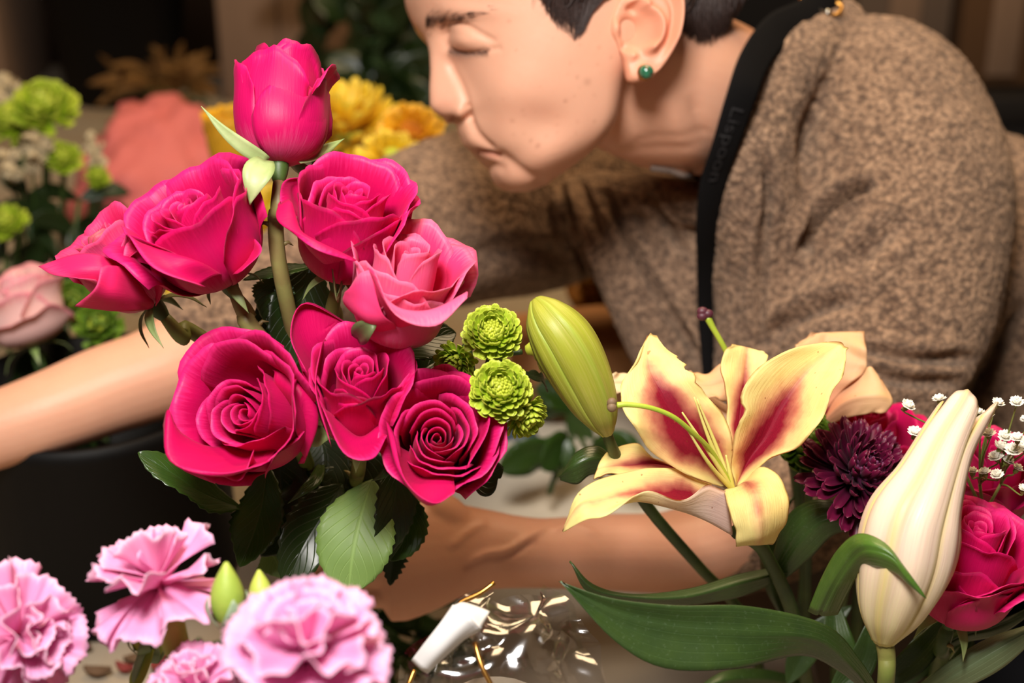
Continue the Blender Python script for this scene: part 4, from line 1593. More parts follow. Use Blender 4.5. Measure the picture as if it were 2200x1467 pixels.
# ================================================================== LEAVES OF THE ROSE BUNCH
S_ = dict(serr=.06)
leaf(r7.root, [(520, 1092, .70), (440, 1062, .684), (370, 1018, .672), (296, 972, .668)], .0125, (0.2, .7, .6), LEAF, fold=.2, wave=.12, shape=.42, **S_)
leaf(r7.root, [(575, 1000, .70), (565, 1080, .695), (545, 1150, .69), (515, 1218, .686)], .0135, (-.3, .2, 1), LEAF, fold=.15, wave=.1, shape=.5, seed=3, **S_)
leaf(r6.root, [(660, 1010, .71), (650, 1070, .705), (610, 1140, .70), (560, 1195, .70)], .0125, (-.2, .3, 1), LEAF_D, fold=.2, wave=.1, seed=4, **S_)
leaf(r6.root, [(735, 1040, .70), (690, 1110, .69), (648, 1180, .682), (612, 1268, .678)], .0145, (.35, .3, 1), LEAF_D, fold=.3, wave=.08, shape=.45, seed=5, **S_)
leaf(r6.root, [(800, 1030, .69), (775, 1110, .678), (758, 1190, .672), (748, 1272, .672)], .0185, (0, .1, 1), LEAF_P, fold=.10, wave=.06, shape=.52, seed=6, serr=.03, tip=.72)
leaf(r8.root, [(850, 975, .69), (850, 1050, .682), (838, 1130, .678), (818, 1200, .68)], .0105, (.5, .1, 1), LEAF_D, fold=.3, shape=.45, seed=7, **S_)
leaf(r8.root, [(872, 1060, .70), (880, 1110, .696), (868, 1160, .692), (838, 1205, .692)], .0095, (.2, .3, 1), LEAF, fold=.25, shape=.5, seed=8, **S_)
leaf(r8.root, [(850, 1150, .715), (848, 1190, .712), (838, 1258, .71)], .0075, (0, .2, 1), LEAF_D, fold=.2, shape=.35, seed=9, serr=.2)
leaf(r1.root, [(668, 560, .70), (650, 640, .695), (630, 720, .69), (606, 800, .69)], .0165, (.5, .1, 1), LEAF_D, fold=.15, shape=.45, seed=10, **S_)
leaf(r1.root, [(672, 572, .69), (630, 580, .685), (575, 592, .68), (522, 602, .676)], .0068, (0, 1, .5), LEAF, fold=.2, shape=.5, seed=11, **S_)
leaf(r1.root, [(600, 590, .69), (590, 640, .69), (575, 700, .695)], .012, (-.4, .1, 1), LEAF, fold=.2, shape=.4, seed=12, **S_)
leaf(r2.root, [(600, 800, .70), (560, 790, .695), (520, 775, .69)], .0095, (0, .8, .6), LEAF, fold=.2, seed=13, **S_)
leaf(r5.root, [(860, 770, .68), (900, 740, .682), (940, 724, .686), (980, 715, .69)], .011, (.1, .5, 1), LEAF_D, fold=.2, seed=14, **S_)
leaf(r5.root, [(835, 850, .69), (870, 820, .69), (915, 790, .692), (950, 770, .70)], .015, (.1, .3, 1), LEAF_D, fold=.2, seed=15, **S_)
leaf(r5.root, [(830, 900, .70), (870, 860, .70), (900, 820, .70), (950, 800, .71)], .014, (.2, .2, 1), LEAF_D, fold=.2, seed=16, **S_)
leaf(r4.root, [(650, 372, .69), (690, 385, .695), (690, 350, .70), (672, 330, .70)], .008, (0, .3, 1), LEAF, fold=.2, seed=17, **S_)
leaf(r7.root, [(690, 940, .72), (700, 990, .715), (690, 1050, .71), (660, 1110, .71)], .014, (0, .2, 1), LEAF_D, fold=.2, seed=18, **S_)
leaf(r6.root, [(760, 960, .72), (770, 1010, .715), (745, 1080, .71), (700, 1130, .71)], .017, (0, .2, 1), LEAF_D, fold=.2, seed=19, **S_)
leaf(r7.root, [(570, 1180, .72), (590, 1200, .718), (605, 1240, .716)], .010, (0, .3, 1), LEAF_P, fold=.2, seed=20, **S_)
leaf(r7.root, [(560, 640, .71), (590, 700, .712), (600, 770, .715)], .010, (-.2, .3, 1), LEAF_D, fold=.2, seed=26, **S_)
leaf(r7.root, [(585, 960, .715), (600, 1010, .712), (605, 1060, .71), (590, 1120, .71)], .014, (-.1, .2, 1), LEAF_D, fold=.2, seed=21, **S_)
leaf(r6.root, [(655, 950, .725), (640, 1010, .722), (650, 1080, .72), (640, 1150, .72)], .016, (.1, .2, 1), LEAF_D, fold=.2, seed=22, **S_)
leaf(r8.root, [(820, 960, .72), (800, 1010, .718), (795, 1080, .716), (805, 1140, .716)], .016, (.1, .2, 1), LEAF_D, fold=.2, seed=23, **S_)
leaf(r5.root, [(800, 880, .705), (850, 870, .706), (900, 850, .708), (960, 850, .71)], .013, (.1, .4, 1), LEAF_D, fold=.2, seed=24, **S_)
r6.strip('sepal', WP([(690, 1000, .69), (678, 1030, .675), (650, 1055, .668), (618, 1082, .668)]), .0038, CB, LEAF)

# ================================================================== CHRYSANTHEMUMS


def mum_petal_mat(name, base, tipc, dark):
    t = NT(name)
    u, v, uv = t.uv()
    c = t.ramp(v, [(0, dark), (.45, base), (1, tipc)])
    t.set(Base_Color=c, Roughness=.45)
    t.p.inputs['Sheen Weight'].default_value = .03
    tr = t.n('ShaderNodeBsdfTranslucent')
    t.put(tr.inputs[0], c)
    mx = t.n('ShaderNodeMixShader')
    mx.inputs[0].default_value = .2
    t.t.links.new(t.p.outputs[0], mx.inputs[1])
    t.t.links.new(tr.outputs[0], mx.inputs[2])
    t.t.links.new(mx.outputs[0], t.out.inputs[0])
    return t.m


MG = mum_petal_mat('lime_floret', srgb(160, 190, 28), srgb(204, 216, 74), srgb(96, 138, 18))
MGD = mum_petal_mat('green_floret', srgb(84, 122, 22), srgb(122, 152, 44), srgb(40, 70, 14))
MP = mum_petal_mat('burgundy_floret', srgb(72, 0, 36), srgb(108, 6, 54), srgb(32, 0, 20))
MGC = plain('lime_disc', srgb(196, 206, 62), .55)
MPC = plain('purple_disc', srgb(104, 40, 80), .55)


def floret_mesh(name, L, w, curl, cup, mat, notch=.0):
    """spoon floret along +X lying in XY, curling up; centimetres"""
    nv, nu = 9, 5
    G = np.zeros((nv, nu, 3))
    for i in range(nv):
        t = i / (nv - 1)
        ww = w * (.35 + .65 * math.sin(math.pi * min(1, t * .62 + .08)) ** .8) * (1 if t < .82 else math.sqrt(max(0.02, 1 - ((t - .82) / .19) ** 2)))
        a = curl * t * t
        for j in range(nu):
            u = j / (nu - 1) * 2 - 1
            G[i, j] = (L * t * math.cos(a * .5) - notch * abs(u) * t, ww * u, L * t * math.sin(a) * .6 + cup * u * u * ww)
    V, F, uv, mi = sheet(G, .035)
    me = make_mesh(name, V, F, uv=uv)
    me.materials.append(mat)
    return me


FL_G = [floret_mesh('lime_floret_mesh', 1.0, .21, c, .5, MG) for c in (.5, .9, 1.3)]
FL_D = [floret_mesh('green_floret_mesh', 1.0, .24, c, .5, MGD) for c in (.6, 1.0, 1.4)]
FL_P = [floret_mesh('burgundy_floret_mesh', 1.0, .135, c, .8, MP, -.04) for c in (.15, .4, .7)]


def mum_head(parent, c, axis, R, n, florets, disc_mat, disc=.38, seed=1, lo=-25, hi=72, len0=.62, len1=.46, rise=.35):
    """head of florets: a part of its spray; every floret its own piece. R in cm"""
    rs = np.random.RandomState(seed)
    c = np.asarray(c)
    x, y, z = basis(axis)
    # disc / core
    zs = np.linspace(-.45, .36, 9)
    rad = np.sqrt(np.clip(1 - (zs / .47) ** 2, .02, 1)) * disc
    rad[zs < 0] = np.maximum(rad[zs < 0], .16)
    P = c + z * (zs * R)[:, None] * .01
    head_ = part('flower_head', *tube(P, rad * R * .01, 16), parent, disc_mat)
    a = Acc()
    k = 70
    for i in range(k):
        ph = i * 2.39996
        q = math.sqrt((i + .5) / k) * disc * .92
        hgt = .36 * math.sqrt(max(0, 1 - (q / (disc * 1.05)) ** 2)) + .02
        b = c + (x * math.cos(ph) * q + y * math.sin(ph) * q + z * hgt) * R * .01
        d = unit(z + (x * math.cos(ph) + y * math.sin(ph)) * q * 1.4)
        a.add(*tube(np.array([b, b + d * R * .0009, b + d * R * .0013]), [R * .0005, R * .0005, R * .0002], 5))
    dV, dF = a.get()
    st = part('disc_florets', dV, dF, head_, disc_mat)
    st['kind'] = 'stuff'
    for i in range(n):
        t = (i + .5) / n                                  # 0 outermost .. 1 innermost
        el = math.radians(lo + (hi - lo) * t ** 1.1 + rs.uniform(-5, 5))
        ph = i * 2.39996 + rs.uniform(-.12, .12)
        d = (x * math.cos(ph) + y * math.sin(ph)) * math.cos(el) + z * math.sin(el)
        up = z * math.cos(el) - (x * math.cos(ph) + y * math.sin(ph)) * math.sin(el)
        s = np.cross(up, d)
        L = R * (len0 + (len1 - len0) * t) * rs.uniform(.92, 1.08)
        o = c + (x * math.cos(ph) + y * math.sin(ph)) * R * .01 * (.30 + .05 * (1 - t)) * math.cos(el) + z * R * .01 * (rise * t - .12)
        M = mat4(d, s, up, o, L * .01)
        ob = inst('floret', florets[rs.randint(len(florets))], head_, M)
    return head_


GMUM = root('chrysanthemum_spray', 'spray of lime green button chrysanthemums right of the roses', 'chrysanthemum', W(1000, 930, .70))
HEADS = [((1058, 716, .640), (.0, .42, 1), 1.5, 110, 5), ((1074, 838, .628), (.05, .35, 1), 1.55, 110, 6), ((978, 776, .655), (-.35, -.45, .8), 1.15, 80, 7),
         ((1158, 745, .672), (.9, .25, .1), 1.4, 90, 8), ((1126, 892, .640), (.62, -.62, .5), 1.25, 80, 9)]
for (cx, cy, d), ax, R, n, sd in HEADS:
    mum_head(GMUM, W(cx, cy, d), Dv(*ax), R, n, FL_G, MGC, seed=sd, disc=.46 if sd in (5, 6, 9) else .3, hi=50 if sd in (5, 6, 9) else 70)
    c = W(cx, cy, d)
    b = c - unit(Dv(*ax)) * R * .006
    tube_part('stem', [b, c - unit(Dv(*ax)) * R * .013, W(1035 + (cx - 1050) * .25, 830 + (cy - 800) * .2, .672), W(1015, 880, .685), W(985, 960, .71)], [.0014, .0016, .0017, .0018, .002], GMUM, M_STEM_D, 24, 8)
tube_part('stem', [(985, 960, .71), (900, 1040, .755), (800, 1095, .795), (765, 1190, .832), (760, 1330, .866)], .0022, GMUM, M_STEM_D)


def lobed_leaf(parent, spine, width, nrm, mats=LEAF_D, lobes=5, seed=0):
    nv, nu = 46, 15
    G = leaf_grid(spine, width, nrm, fold=.12, wave=.1, shape=.62, nu=nu, nv=nv, seed=seed)
    mid = G[:, nu // 2].copy()
    t = np.linspace(0, 1, nv)
    k = .42 + .58 * np.abs(np.sin(t * math.pi * lobes)) ** .6
    k[t < .2] *= .6
    for j in range(nu):
        u = abs(j / (nu - 1) * 2 - 1)
        kk = 1 + (k - 1) * u ** .5
        G[:, j] = mid + (G[:, j] - mid) * kk[:, None]
    return sheet_part('leaf', G, parent, mats, .0006)


lobed_leaf(GMUM, [(950, 1010, .70), (990, 1012, .69), (1040, 1020, .685), (1082, 1004, .682)], .0115, (.1, .4, 1), lobes=3.5)
lobed_leaf(GMUM, [(1100, 800, .68), (1140, 806, .685), (1165, 815, .69), (1176, 842, .70)], .0042, (0, .6, .8), lobes=3.5, seed=2)
lobed_leaf(GMUM, [(1020, 850, .685), (1005, 830, .68), (985, 840, .68), (960, 870, .682)], .006, (0, .4, 1), lobes=3.5, seed=3)

# the mums of the arrangement at right
DG = root('chrysanthemum', 'green chrysanthemum tucked behind the yellow lily petal', 'chrysanthemum', W(1735, 1000, .745))
mum_head(DG, W(1732, 952, .738), Dv(.25, .5, .8), 2.1, 110, FL_D, MGC, seed=31, disc=.3)
tube_part('stem', [W(1735, 985, .745), W(1738, 1060, .76), W(1735, 1250, .80), W(1730, 1480, .86), W(1725, 1580, .885)], .0022, DG, M_STEM_D)
DP = root('chrysanthemum', 'dark burgundy chrysanthemum beside the pale lily bud', 'chrysanthemum', W(1850, 1050, .70))
mum_head(DP, W(1850, 1020, .690), Dv(.35, .55, .75), 2.75, 170, FL_P, MPC, seed=41, disc=.30, lo=-32, hi=74, len0=.85, len1=.42, rise=.30)
tube_part('stem', [W(1850, 1050, .70), W(1840, 1150, .74), W(1800, 1350, .80), W(1790, 1500, .85), W(1780, 1580, .88)], .0025, DP, M_STEM_D)

# ================================================================== LILIES


def lily_mat(name, edge, heart, halo, inside=True, wk=1.0):
    t = NT(name)
    u, v, uv = t.uv()
    mp = t.n('ShaderNodeMapping', i_Vector=uv)
    mp.inputs['Scale'].default_value = (30, 3, 1)
    st = t.noise(1.5, 4, mp.outputs[0], .6)
    blotch = t.noise(38, 4, t.obj(), .6)
    nz = t.math('MULTIPLY', t.math('SUBTRACT', blotch, .5), .42)
    a = t.math('ABSOLUTE', t.math('SUBTRACT', u, .5))
    yel = t.mix(t.math('MULTIPLY', st, .55), edge, tuple(min(1, x * 1.12 + .03) for x in edge[:3]) + (1,))
    yel = t.mix(t.ramp(blotch, [(.5, (0, 0, 0)), (.75, (.5, .5, .5))]), yel, srgb(240, 196, 110))
    if inside:
        # crimson heart: widest a third of the way up, thinning along the midrib
        wd = t.ramp(v, [(.0, (.10, .10, .10)), (.22, (.34, .34, .34)), (.5, (.20, .20, .20)), (.68, (.06, .06, .06)), (.8, (.0, .0, .0))])
        f = t.math('SUBTRACT', t.math('ADD', t.math('MULTIPLY', wd, wk), nz), a)
        halo_f = t.ramp(t.math('ADD', f, .14), [(.0, (0, 0, 0)), (.26, (1, 1, 1))])
        core_f = t.ramp(f, [(.0, (0, 0, 0)), (.22, (1, 1, 1))])
        c = t.mix(t.math('MULTIPLY', halo_f, .8), yel, halo)
        fib = t.noise(900, 2, t.obj())
        c = t.mix(core_f, c, t.mix(fib, heart, tuple(x * .6 for x in heart[:3]) + (1,)))
    else:
        c = t.mix(t.ramp(v, [(.1, (1, 1, 1)), (.6, (0, 0, 0))]), yel, halo)
    rimm = t.math('MAXIMUM', t.ramp(a, [(.475, (0, 0, 0)), (.5, (1, 1, 1))]), t.ramp(v, [(.965, (0, 0, 0)), (1, (1, 1, 1))]))
    br = t.math('MULTIPLY', rimm, t.ramp(t.noise(60, 3, t.obj()), [(.42, (0, 0, 0)), (.6, (1, 1, 1))]))
    c = t.mix(br, c, srgb(150, 86, 30))
    spk = t.ramp(t.noise(330, 1, t.obj()), [(.755, (0, 0, 0)), (.78, (1, 1, 1))])
    c = t.mix(t.math('MULTIPLY', spk, .6), c, srgb(150, 80, 40))
    t.set(Base_Color=c, Roughness=.5)
    t.p.inputs['Specular IOR Level'].default_value = .3
    t.bump(t.math('ADD', st, blotch), .3, .0012)
    tr = t.n('ShaderNodeBsdfTranslucent')
    t.put(tr.inputs[0], c)
    mx = t.n('ShaderNodeMixShader')
    mx.inputs[0].default_value = .22
    t.t.links.new(t.p.outputs[0], mx.inputs[1])
    t.t.links.new(tr.outputs[0], mx.inputs[2])
    t.t.links.new(mx.outputs[0], t.out.inputs[0])
    return t.m


LIN = lily_mat('lily_tepal_inside', srgb(252, 230, 150), srgb(158, 22, 50), srgb(226, 128, 112), True, 1.25)
LIN_S = lily_mat('lily_tepal_streaked', srgb(252, 230, 150), srgb(168, 30, 56), srgb(236, 170, 130), True, .38)
LOUT = lily_mat('lily_tepal_outside', srgb(250, 232, 170), srgb(0, 0, 0), srgb(242, 214, 204), False)
LPEACH = lily_mat('peach_lily_tepal', srgb(236, 190, 140), srgb(0, 0, 0), srgb(226, 150, 120), False)
LPALE = lily_mat('pale_lily_tepal', srgb(244, 218, 176), srgb(0, 0, 0), srgb(240, 206, 190), False)
M_STYLE = stem_mat('lily_style', srgb(150, 176, 44), srgb(178, 196, 66), .4)
M_FILA = stem_mat('lily_filament', srgb(206, 204, 96), srgb(226, 218, 130), .45)
M_STIG = stem_mat('lily_stigma', srgb(150, 124, 90), srgb(110, 84, 60), .6)
M_STIGP = stem_mat('purple_stigma', srgb(96, 44, 56), srgb(66, 24, 40), .5)


def L1(x, y, d):
    return (1190 + x / 2.529, 620 + y / 2.529, d)


def tepal(parent, rows, mats, nu=25, nv=33, th=.0009, wav=.0, seed=0, notch=None):
    G = patch([WP(r) for r in rows], nu, nv)
    N = grid_normals(G)
    rs = np.random.RandomState(seed)
    ph = rs.uniform(0, 6, 6)
    u = np.linspace(-1, 1, nu)[None, :]
    v = np.linspace(0, 1, nv)[:, None]
    w = wav * (np.abs(u) ** 2.2) * np.sin(v * 15 + ph[0] + u * 2) + wav * .5 * np.abs(u) ** 3 * np.sin(v * 31 + ph[1] - u * 3)
    keel = -.0012 * np.exp(-(u / .12) ** 2) * np.sin(np.pi * v)
    G = G + N * (w + keel)[:, :, None]
    if notch:
        for vc, vw, dep, sidej in notch:
            f = np.exp(-((v - vc) / vw) ** 2) * dep * np.clip(u * sidej, 0, 1) ** 2
            inw = (G[:, nu // 2][:, None] - G)
            G = G + inw * f[:, :, None]
    return sheet_part('tepal', G, parent, mats, th)


LILY = root('lily', 'open yellow lily with a crimson heart', 'lily', W(1610, 1150, .70))
LM = [LIN, LOUT]
LB = [LOUT, LIN]
tepal(LILY, [[L1(930, 1090, .676), L1(950, 1095, .678), L1(985, 1080, .676)], [L1(700, 1000, .660), L1(830, 900, .668), L1(970, 860, .668)],
             [L1(520, 860, .652), L1(690, 740, .662), L1(930, 700, .664)], [L1(385, 690, .650), L1(590, 570, .660), L1(835, 590, .660)],
             [L1(368, 540, .655), L1(520, 440, .664), L1(770, 460, .662)], [L1(440, 400, .664), L1(510, 340, .670), L1(685, 365, .668)], [L1(512, 262, .678), L1(526, 242, .680), L1(545, 262, .679)]],
      LM, wav=.0018, seed=1, notch=[(.70, .035, .22, 1), (.80, .03, .18, 1), (.6, .03, .12, 1)])
tepal(LILY, [[L1(960, 1060, .680), L1(985, 1050, .682), L1(1010, 1040, .682)], [L1(955, 800, .686), L1(1000, 780, .690), L1(1060, 760, .688)], [L1(935, 600, .690), L1(1025, 590, .696), L1(1090, 570, .692)],
             [L1(912, 470, .692), L1(1040, 470, .698), L1(1130, 470, .694)], [L1(922, 350, .696), L1(1050, 345, .700), L1(1165, 360, .698)], [L1(965, 300, .698), L1(1045, 318, .702), L1(1130, 345, .70)]], LM, wav=.001, seed=2)
tepal(LILY, [[L1(972, 1080, .676), L1(985, 1080, .678), L1(1000, 1075, .676)], [L1(970, 950, .668), L1(1060, 930, .674), L1(1150, 955, .664)], [L1(992, 780, .660), L1(1155, 800, .672), L1(1320, 850, .652)],
             [L1(1008, 620, .656), L1(1235, 640, .670), L1(1460, 700, .648)], [L1(1080, 470, .658), L1(1350, 480, .670), L1(1545, 520, .652)], [L1(1250, 340, .666), L1(1460, 375, .674), L1(1583, 390, .664)], [L1(1480, 286, .676), L1(1562, 292, .678), L1(1584, 335, .674)]],
      LM, wav=.0014, seed=3, notch=[(.46, .03, .14, -1)])
tepal(LILY, [[L1(955, 1100, .676), L1(985, 1088, .677), L1(1012, 1075, .676)], [L1(925, 1105, .662), L1(1045, 1062, .658), L1(1135, 972, .664)], [L1(945, 1180, .645), L1(1090, 1120, .638), L1(1248, 1050, .650)],
             [L1(980, 1290, .640), L1(1110, 1240, .631), L1(1274, 1180, .644)], [L1(989, 1370, .643), L1(1115, 1340, .634), L1(1248, 1305, .646)], [L1(990, 1397, .648), L1(1110, 1394, .642), L1(1185, 1388, .650)]], [LOUT, LIN_S], wav=.0006, seed=4)
tepal(LILY, [[L1(905, 1088, .674), L1(930, 1200, .676), L1(968, 1335, .672), L1(935, 1100, .662)], [L1(790, 1040, .668), L1(800, 1130, .668), L1(850, 1270, .660), L1(830, 1068, .650)],
             [L1(690, 985, .664), L1(690, 1100, .662), L1(720, 1215, .652), L1(715, 1142, .642)], [L1(560, 975, .660), L1(560, 1080, .656), L1(590, 1178, .646), L1(600, 1128, .638)],
             [L1(430, 985, .656), L1(420, 1080, .650), L1(440, 1155, .640), L1(470, 1112, .634)], [L1(250, 1038, .648), L1(240, 1120, .642), L1(260, 1200, .634), L1(300, 1222, .630)],
             [L1(128, 1120, .642), L1(130, 1170, .637), L1(150, 1215, .632), L1(175, 1258, .630)], [L1(50, 1305, .640), L1(48, 1315, .639), L1(50, 1322, .638), L1(62, 1318, .637)]], LB, wav=.0007, seed=5, nv=41)
tepal(LILY, [[L1(860, 1080, .682), L1(850, 1050, .684), L1(830, 1020, .686)], [L1(620, 1010, .676), L1(590, 955, .682), L1(560, 930, .682)], [L1(430, 1005, .672), L1(410, 955, .680), L1(455, 842, .684)],
             [L1(280, 1015, .670), L1(300, 960, .678), L1(340, 862, .684)], [L1(212, 1032, .672), L1(232, 985, .676), L1(252, 932, .682)]], LM, wav=.0006, seed=6)
tube_part('style', [L1(978, 1100, .676), L1(860, 890, .656), L1(740, 770, .640), L1(640, 692, .632), L1(520, 646, .628), L1(400, 630, .627), L1(345, 633, .627)], [.0014, .0012, .00115, .0011, .0011, .0012, .0014], LILY, M_STYLE, 40, 12)
c = W(*L1(322, 632, .627))
sg = Acc()
for k in range(3):
    a = k * 2.094 + .4
    sg.add(*ball(c + Dv(-.0006, math.cos(a) * .0013, math.sin(a) * .0013), (.0022, .0018, .0022), 12, 8))
part('stigma', *sg.get(), LILY, M_STIG)
for tipp, mid in (((697, 672, .646), (850, 900, .656)), ((762, 590, .652), (860, 860, .662)), ((778, 600, .656), (880, 850, .666)), ((722, 760, .640), (850, 960, .652)), ((935, 905, .664), (955, 1000, .668))):
    tube_part('filament', [L1(975, 1098, .675), L1(*mid), L1(*tipp)], [.0013, .0010, .0004], LILY, M_FILA, 18, 8)
tube_part('stem', [W(1585, 1140, .682), W(1625, 1165, .695), W(1650, 1200, .705), W(1700, 1310, .73), W(1735, 1480, .80), W(1750, 1590, .86)], [.0042, .0036, .0034, .0036, .004, .004], LILY, M_STEM_D, 30)

# second lily, wilting behind the first
L2 = root('lily', 'wilting peach lily behind the open yellow one', 'lily', W(1700, 980, .76))
PM = [LPEACH, LPEACH]
tepal(L2, [[(1700, 960, .752), (1712, 955, .754), (1722, 950, .752)], [(1690, 860, .742), (1740, 850, .748), (1800, 850, .742)], [(1700, 770, .738), (1770, 770, .744), (1855, 800, .736)], [(1712, 738, .742), (1775, 722, .745), (1862, 765, .738)], [(1740, 720, .746), (1790, 714, .748), (1856, 710, .742)]], PM, wav=.002, seed=7)
tepal(L2, [[(1710, 965, .75), (1722, 960, .748), (1730, 955, .75)], [(1800, 905, .738), (1810, 870, .736), (1820, 830, .742)], [(1860, 890, .732), (1880, 850, .730), (1868, 790, .738)], [(1905, 885, .732), (1918, 860, .731), (1895, 815, .736)]], [LPALE, LPEACH], wav=.001, seed=8)
tepal(L2, [[(1690, 965, .75), (1680, 955, .75), (1672, 945, .752)], [(1600, 870, .73), (1590, 830, .732), (1580, 800, .738)], [(1530, 860, .724), (1520, 830, .728), (1500, 800, .734)], [(1490, 850, .726), (1478, 828, .728), (1470, 812, .732)]], PM, wav=.003, seed=9)
tepal(L2, [[(1690, 968, .75), (1680, 962, .748), (1672, 958, .75)], [(1500, 880, .735), (1490, 850, .737), (1490, 820, .74)], [(1360, 850, .725), (1350, 825, .728), (1360, 800, .732)], [(1304, 845, .724), (1300, 825, .725), (1312, 806, .728)]], [LPALE, LPEACH], wav=.002, seed=10)
tube_part('style', [W(1660, 930, .745), W(1600, 830, .735), W(1555, 745, .727), W(1532, 705, .724), W(1520, 682, .723)], [.0016, .0014, .0014, .0015, .002], L2, M_STYLE, 24, 12)
c = W(1513, 674, .722)
sg = Acc()
for k in range(3):
    a = k * 2.094
    sg.add(*ball(c + Dv(math.cos(a) * .0018, math.sin(a) * .0014, 0), (.0030, .0024, .0024), 12, 8))
part('stigma', *sg.get(), L2, M_STIGP)
tube_part('stem', [W(1702, 965, .752), W(1715, 1050, .775), W(1730, 1250, .83), W(1700, 1450, .885), W(1695, 1520, .90)], .0036, L2, M_STEM_D)


def lily_bud(rt, spine, rad, mats, n=3, phase=0.0, open_=0.0, seam=.16, tips=None):
    """bud of three lobed tepals; spine px,py,d from base to tip, rad half widths in photo px"""
    m = 44
    Q = catmull(np.hstack([WP(spine), np.array(rad)[:, None]]), m)
    P = Q[:, :3]
    d = proj(P)[2]
    R = Q[:, 3] * d / FPX
    T, N, B = frames(P, CB)
    for k in range(n):
        a0 = phase + k * 2 * math.pi / n
        us = np.linspace(-1, 1, 21)
        G = np.zeros((m, 21, 3))
        t = np.linspace(0, 1, m)
        for j, u in enumerate(us):
            a = a0 + u * (math.pi / n) * 1.06
            rr = R * (1 - seam * abs(u) ** 3.0) + .0006 * (u > .9)
            rib = 1 + .10 * math.exp(-(u / .10) ** 2) - .035 * math.exp(-((abs(u) - .24) / .10) ** 2) + .02 * math.exp(-((abs(u) - .55) / .12) ** 2)
            ex = open_ * np.clip((t - .75) / .25, 0, 1) ** 2 * R
            G[:, j] = P + (N * math.cos(a) + B * math.sin(a)) * (rr * rib)[:, None] + (N * math.cos(a0) + B * math.sin(a0)) * ex[:, None]
            if tips:
                G[:, j] += T * (tips[k] * np.clip((t - .8) / .2, 0, 1) ** 2 * (1 - abs(u) ** 1.5))[:, None]
        sheet_part('tepal', G, rt, mats, .001)


def bud_mat(name, body, edge, basec, streak):
    t = NT(name)
    u, v, uv = t.uv()
    mp = t.n('ShaderNodeMapping', i_Vector=uv)
    mp.inputs['Scale'].default_value = (26, 2.5, 1)
    st = t.noise(1.6, 4, mp.outputs[0], .6)
    nz = t.noise(40, 4, t.obj(), .6)
    a = t.math('ABSOLUTE', t.math('SUBTRACT', u, .5))
    c = t.mix(t.ramp(v, [(.0, (1, 1, 1)), (.4, (0, 0, 0))]), body, basec)
    c = t.mix(t.math('MULTIPLY', t.ramp(a, [(.0, (1, 1, 1)), (.08, (0, 0, 0))]), .6), c, edge)
    c = t.mix(t.ramp(a, [(.40, (0, 0, 0)), (.5, (1, 1, 1))]), c, edge)
    c = t.mix(t.math('MULTIPLY', t.ramp(st, [(.45, (0, 0, 0)), (.7, (1, 1, 1))]), .35), c, streak)
    c = t.mix(t.math('MULTIPLY', t.ramp(nz, [(.66, (0, 0, 0)), (.75, (1, 1, 1))]), .5), c, srgb(150, 110, 50))
    t.set(Base_Color=c, Roughness=.42)
    t.p.inputs['Specular IOR Level'].default_value = .35
    t.bump(st, .3, .0008)
    t.sss(.15, .004, (1, .8, .4))
    return t.m


GBUD = bud_mat('green_bud', srgb(160, 164, 52), srgb(150, 170, 60), srgb(150, 160, 80), srgb(204, 190, 110))
PBUD = bud_mat('cream_bud', srgb(244, 214, 188), srgb(206, 186, 84), srgb(206, 200, 130), srgb(232, 184, 170))
B1 = root('lily', 'closed green lily bud between the green pompons and the yellow lily', 'lily bud', W(1300, 925, .67))
lily_bud(B1, [(1303, 928, .668), (1285, 880, .660), (1255, 810, .652), (1215, 735, .646), (1175, 680, .646), (1149, 644, .648)], [14, 44, 62, 66, 48, 12], [GBUD, GBUD], phase=.35)
tube_part('stem', [W(1300, 918, .667), W(1312, 955, .675), W(1335, 1000, .69), W(1400, 1100, .72), W(1500, 1215, .76), W(1600, 1330, .82), W(1640, 1480, .88), W(1650, 1540, .90)], [.0026, .0028, .003, .003, .003, .003, .003, .003], B1, M_STEM_D, 30)
B2 = root('lily', 'large cream lily bud, just splitting at its tip, in front of the right rose', 'lily bud', W(1900, 1375, .63))
lily_bud(B2, [(1898, 1378, .632), (1912, 1310, .628), (1938, 1210, .622), (1958, 1120, .620), (1995, 1035, .622), (2032, 950, .628), (2068, 885, .636)], [22, 70, 100, 100, 74, 56, 40], [PBUD, PBUD], phase=-.55, open_=.35, tips=[.004, .016, .002])
tube_part('stem', [W(1897, 1366, .632), W(1905, 1410, .634), W(1903, 1467, .64), W(1890, 1600, .70), W(1880, 1680, .80)], [.0042, .0040, .0038, .0038, .0038], B2, M_STEM, 24, 14)

# lily foliage, each leaf on the stem it grows from


def leaf_patch(parent, rows, mats, nu=15, nv=31, th=.0007):
    G = patch([WP(r) for r in rows], nu, nv)
    N = grid_normals(G)
    u = np.linspace(-1, 1, nu)[None, :]
    G = G + N * (-.0010 * np.exp(-(u / .12) ** 2) * np.ones((nv, 1)))[:, :, None]
    return sheet_part('leaf', face_on(G), parent, mats, th)


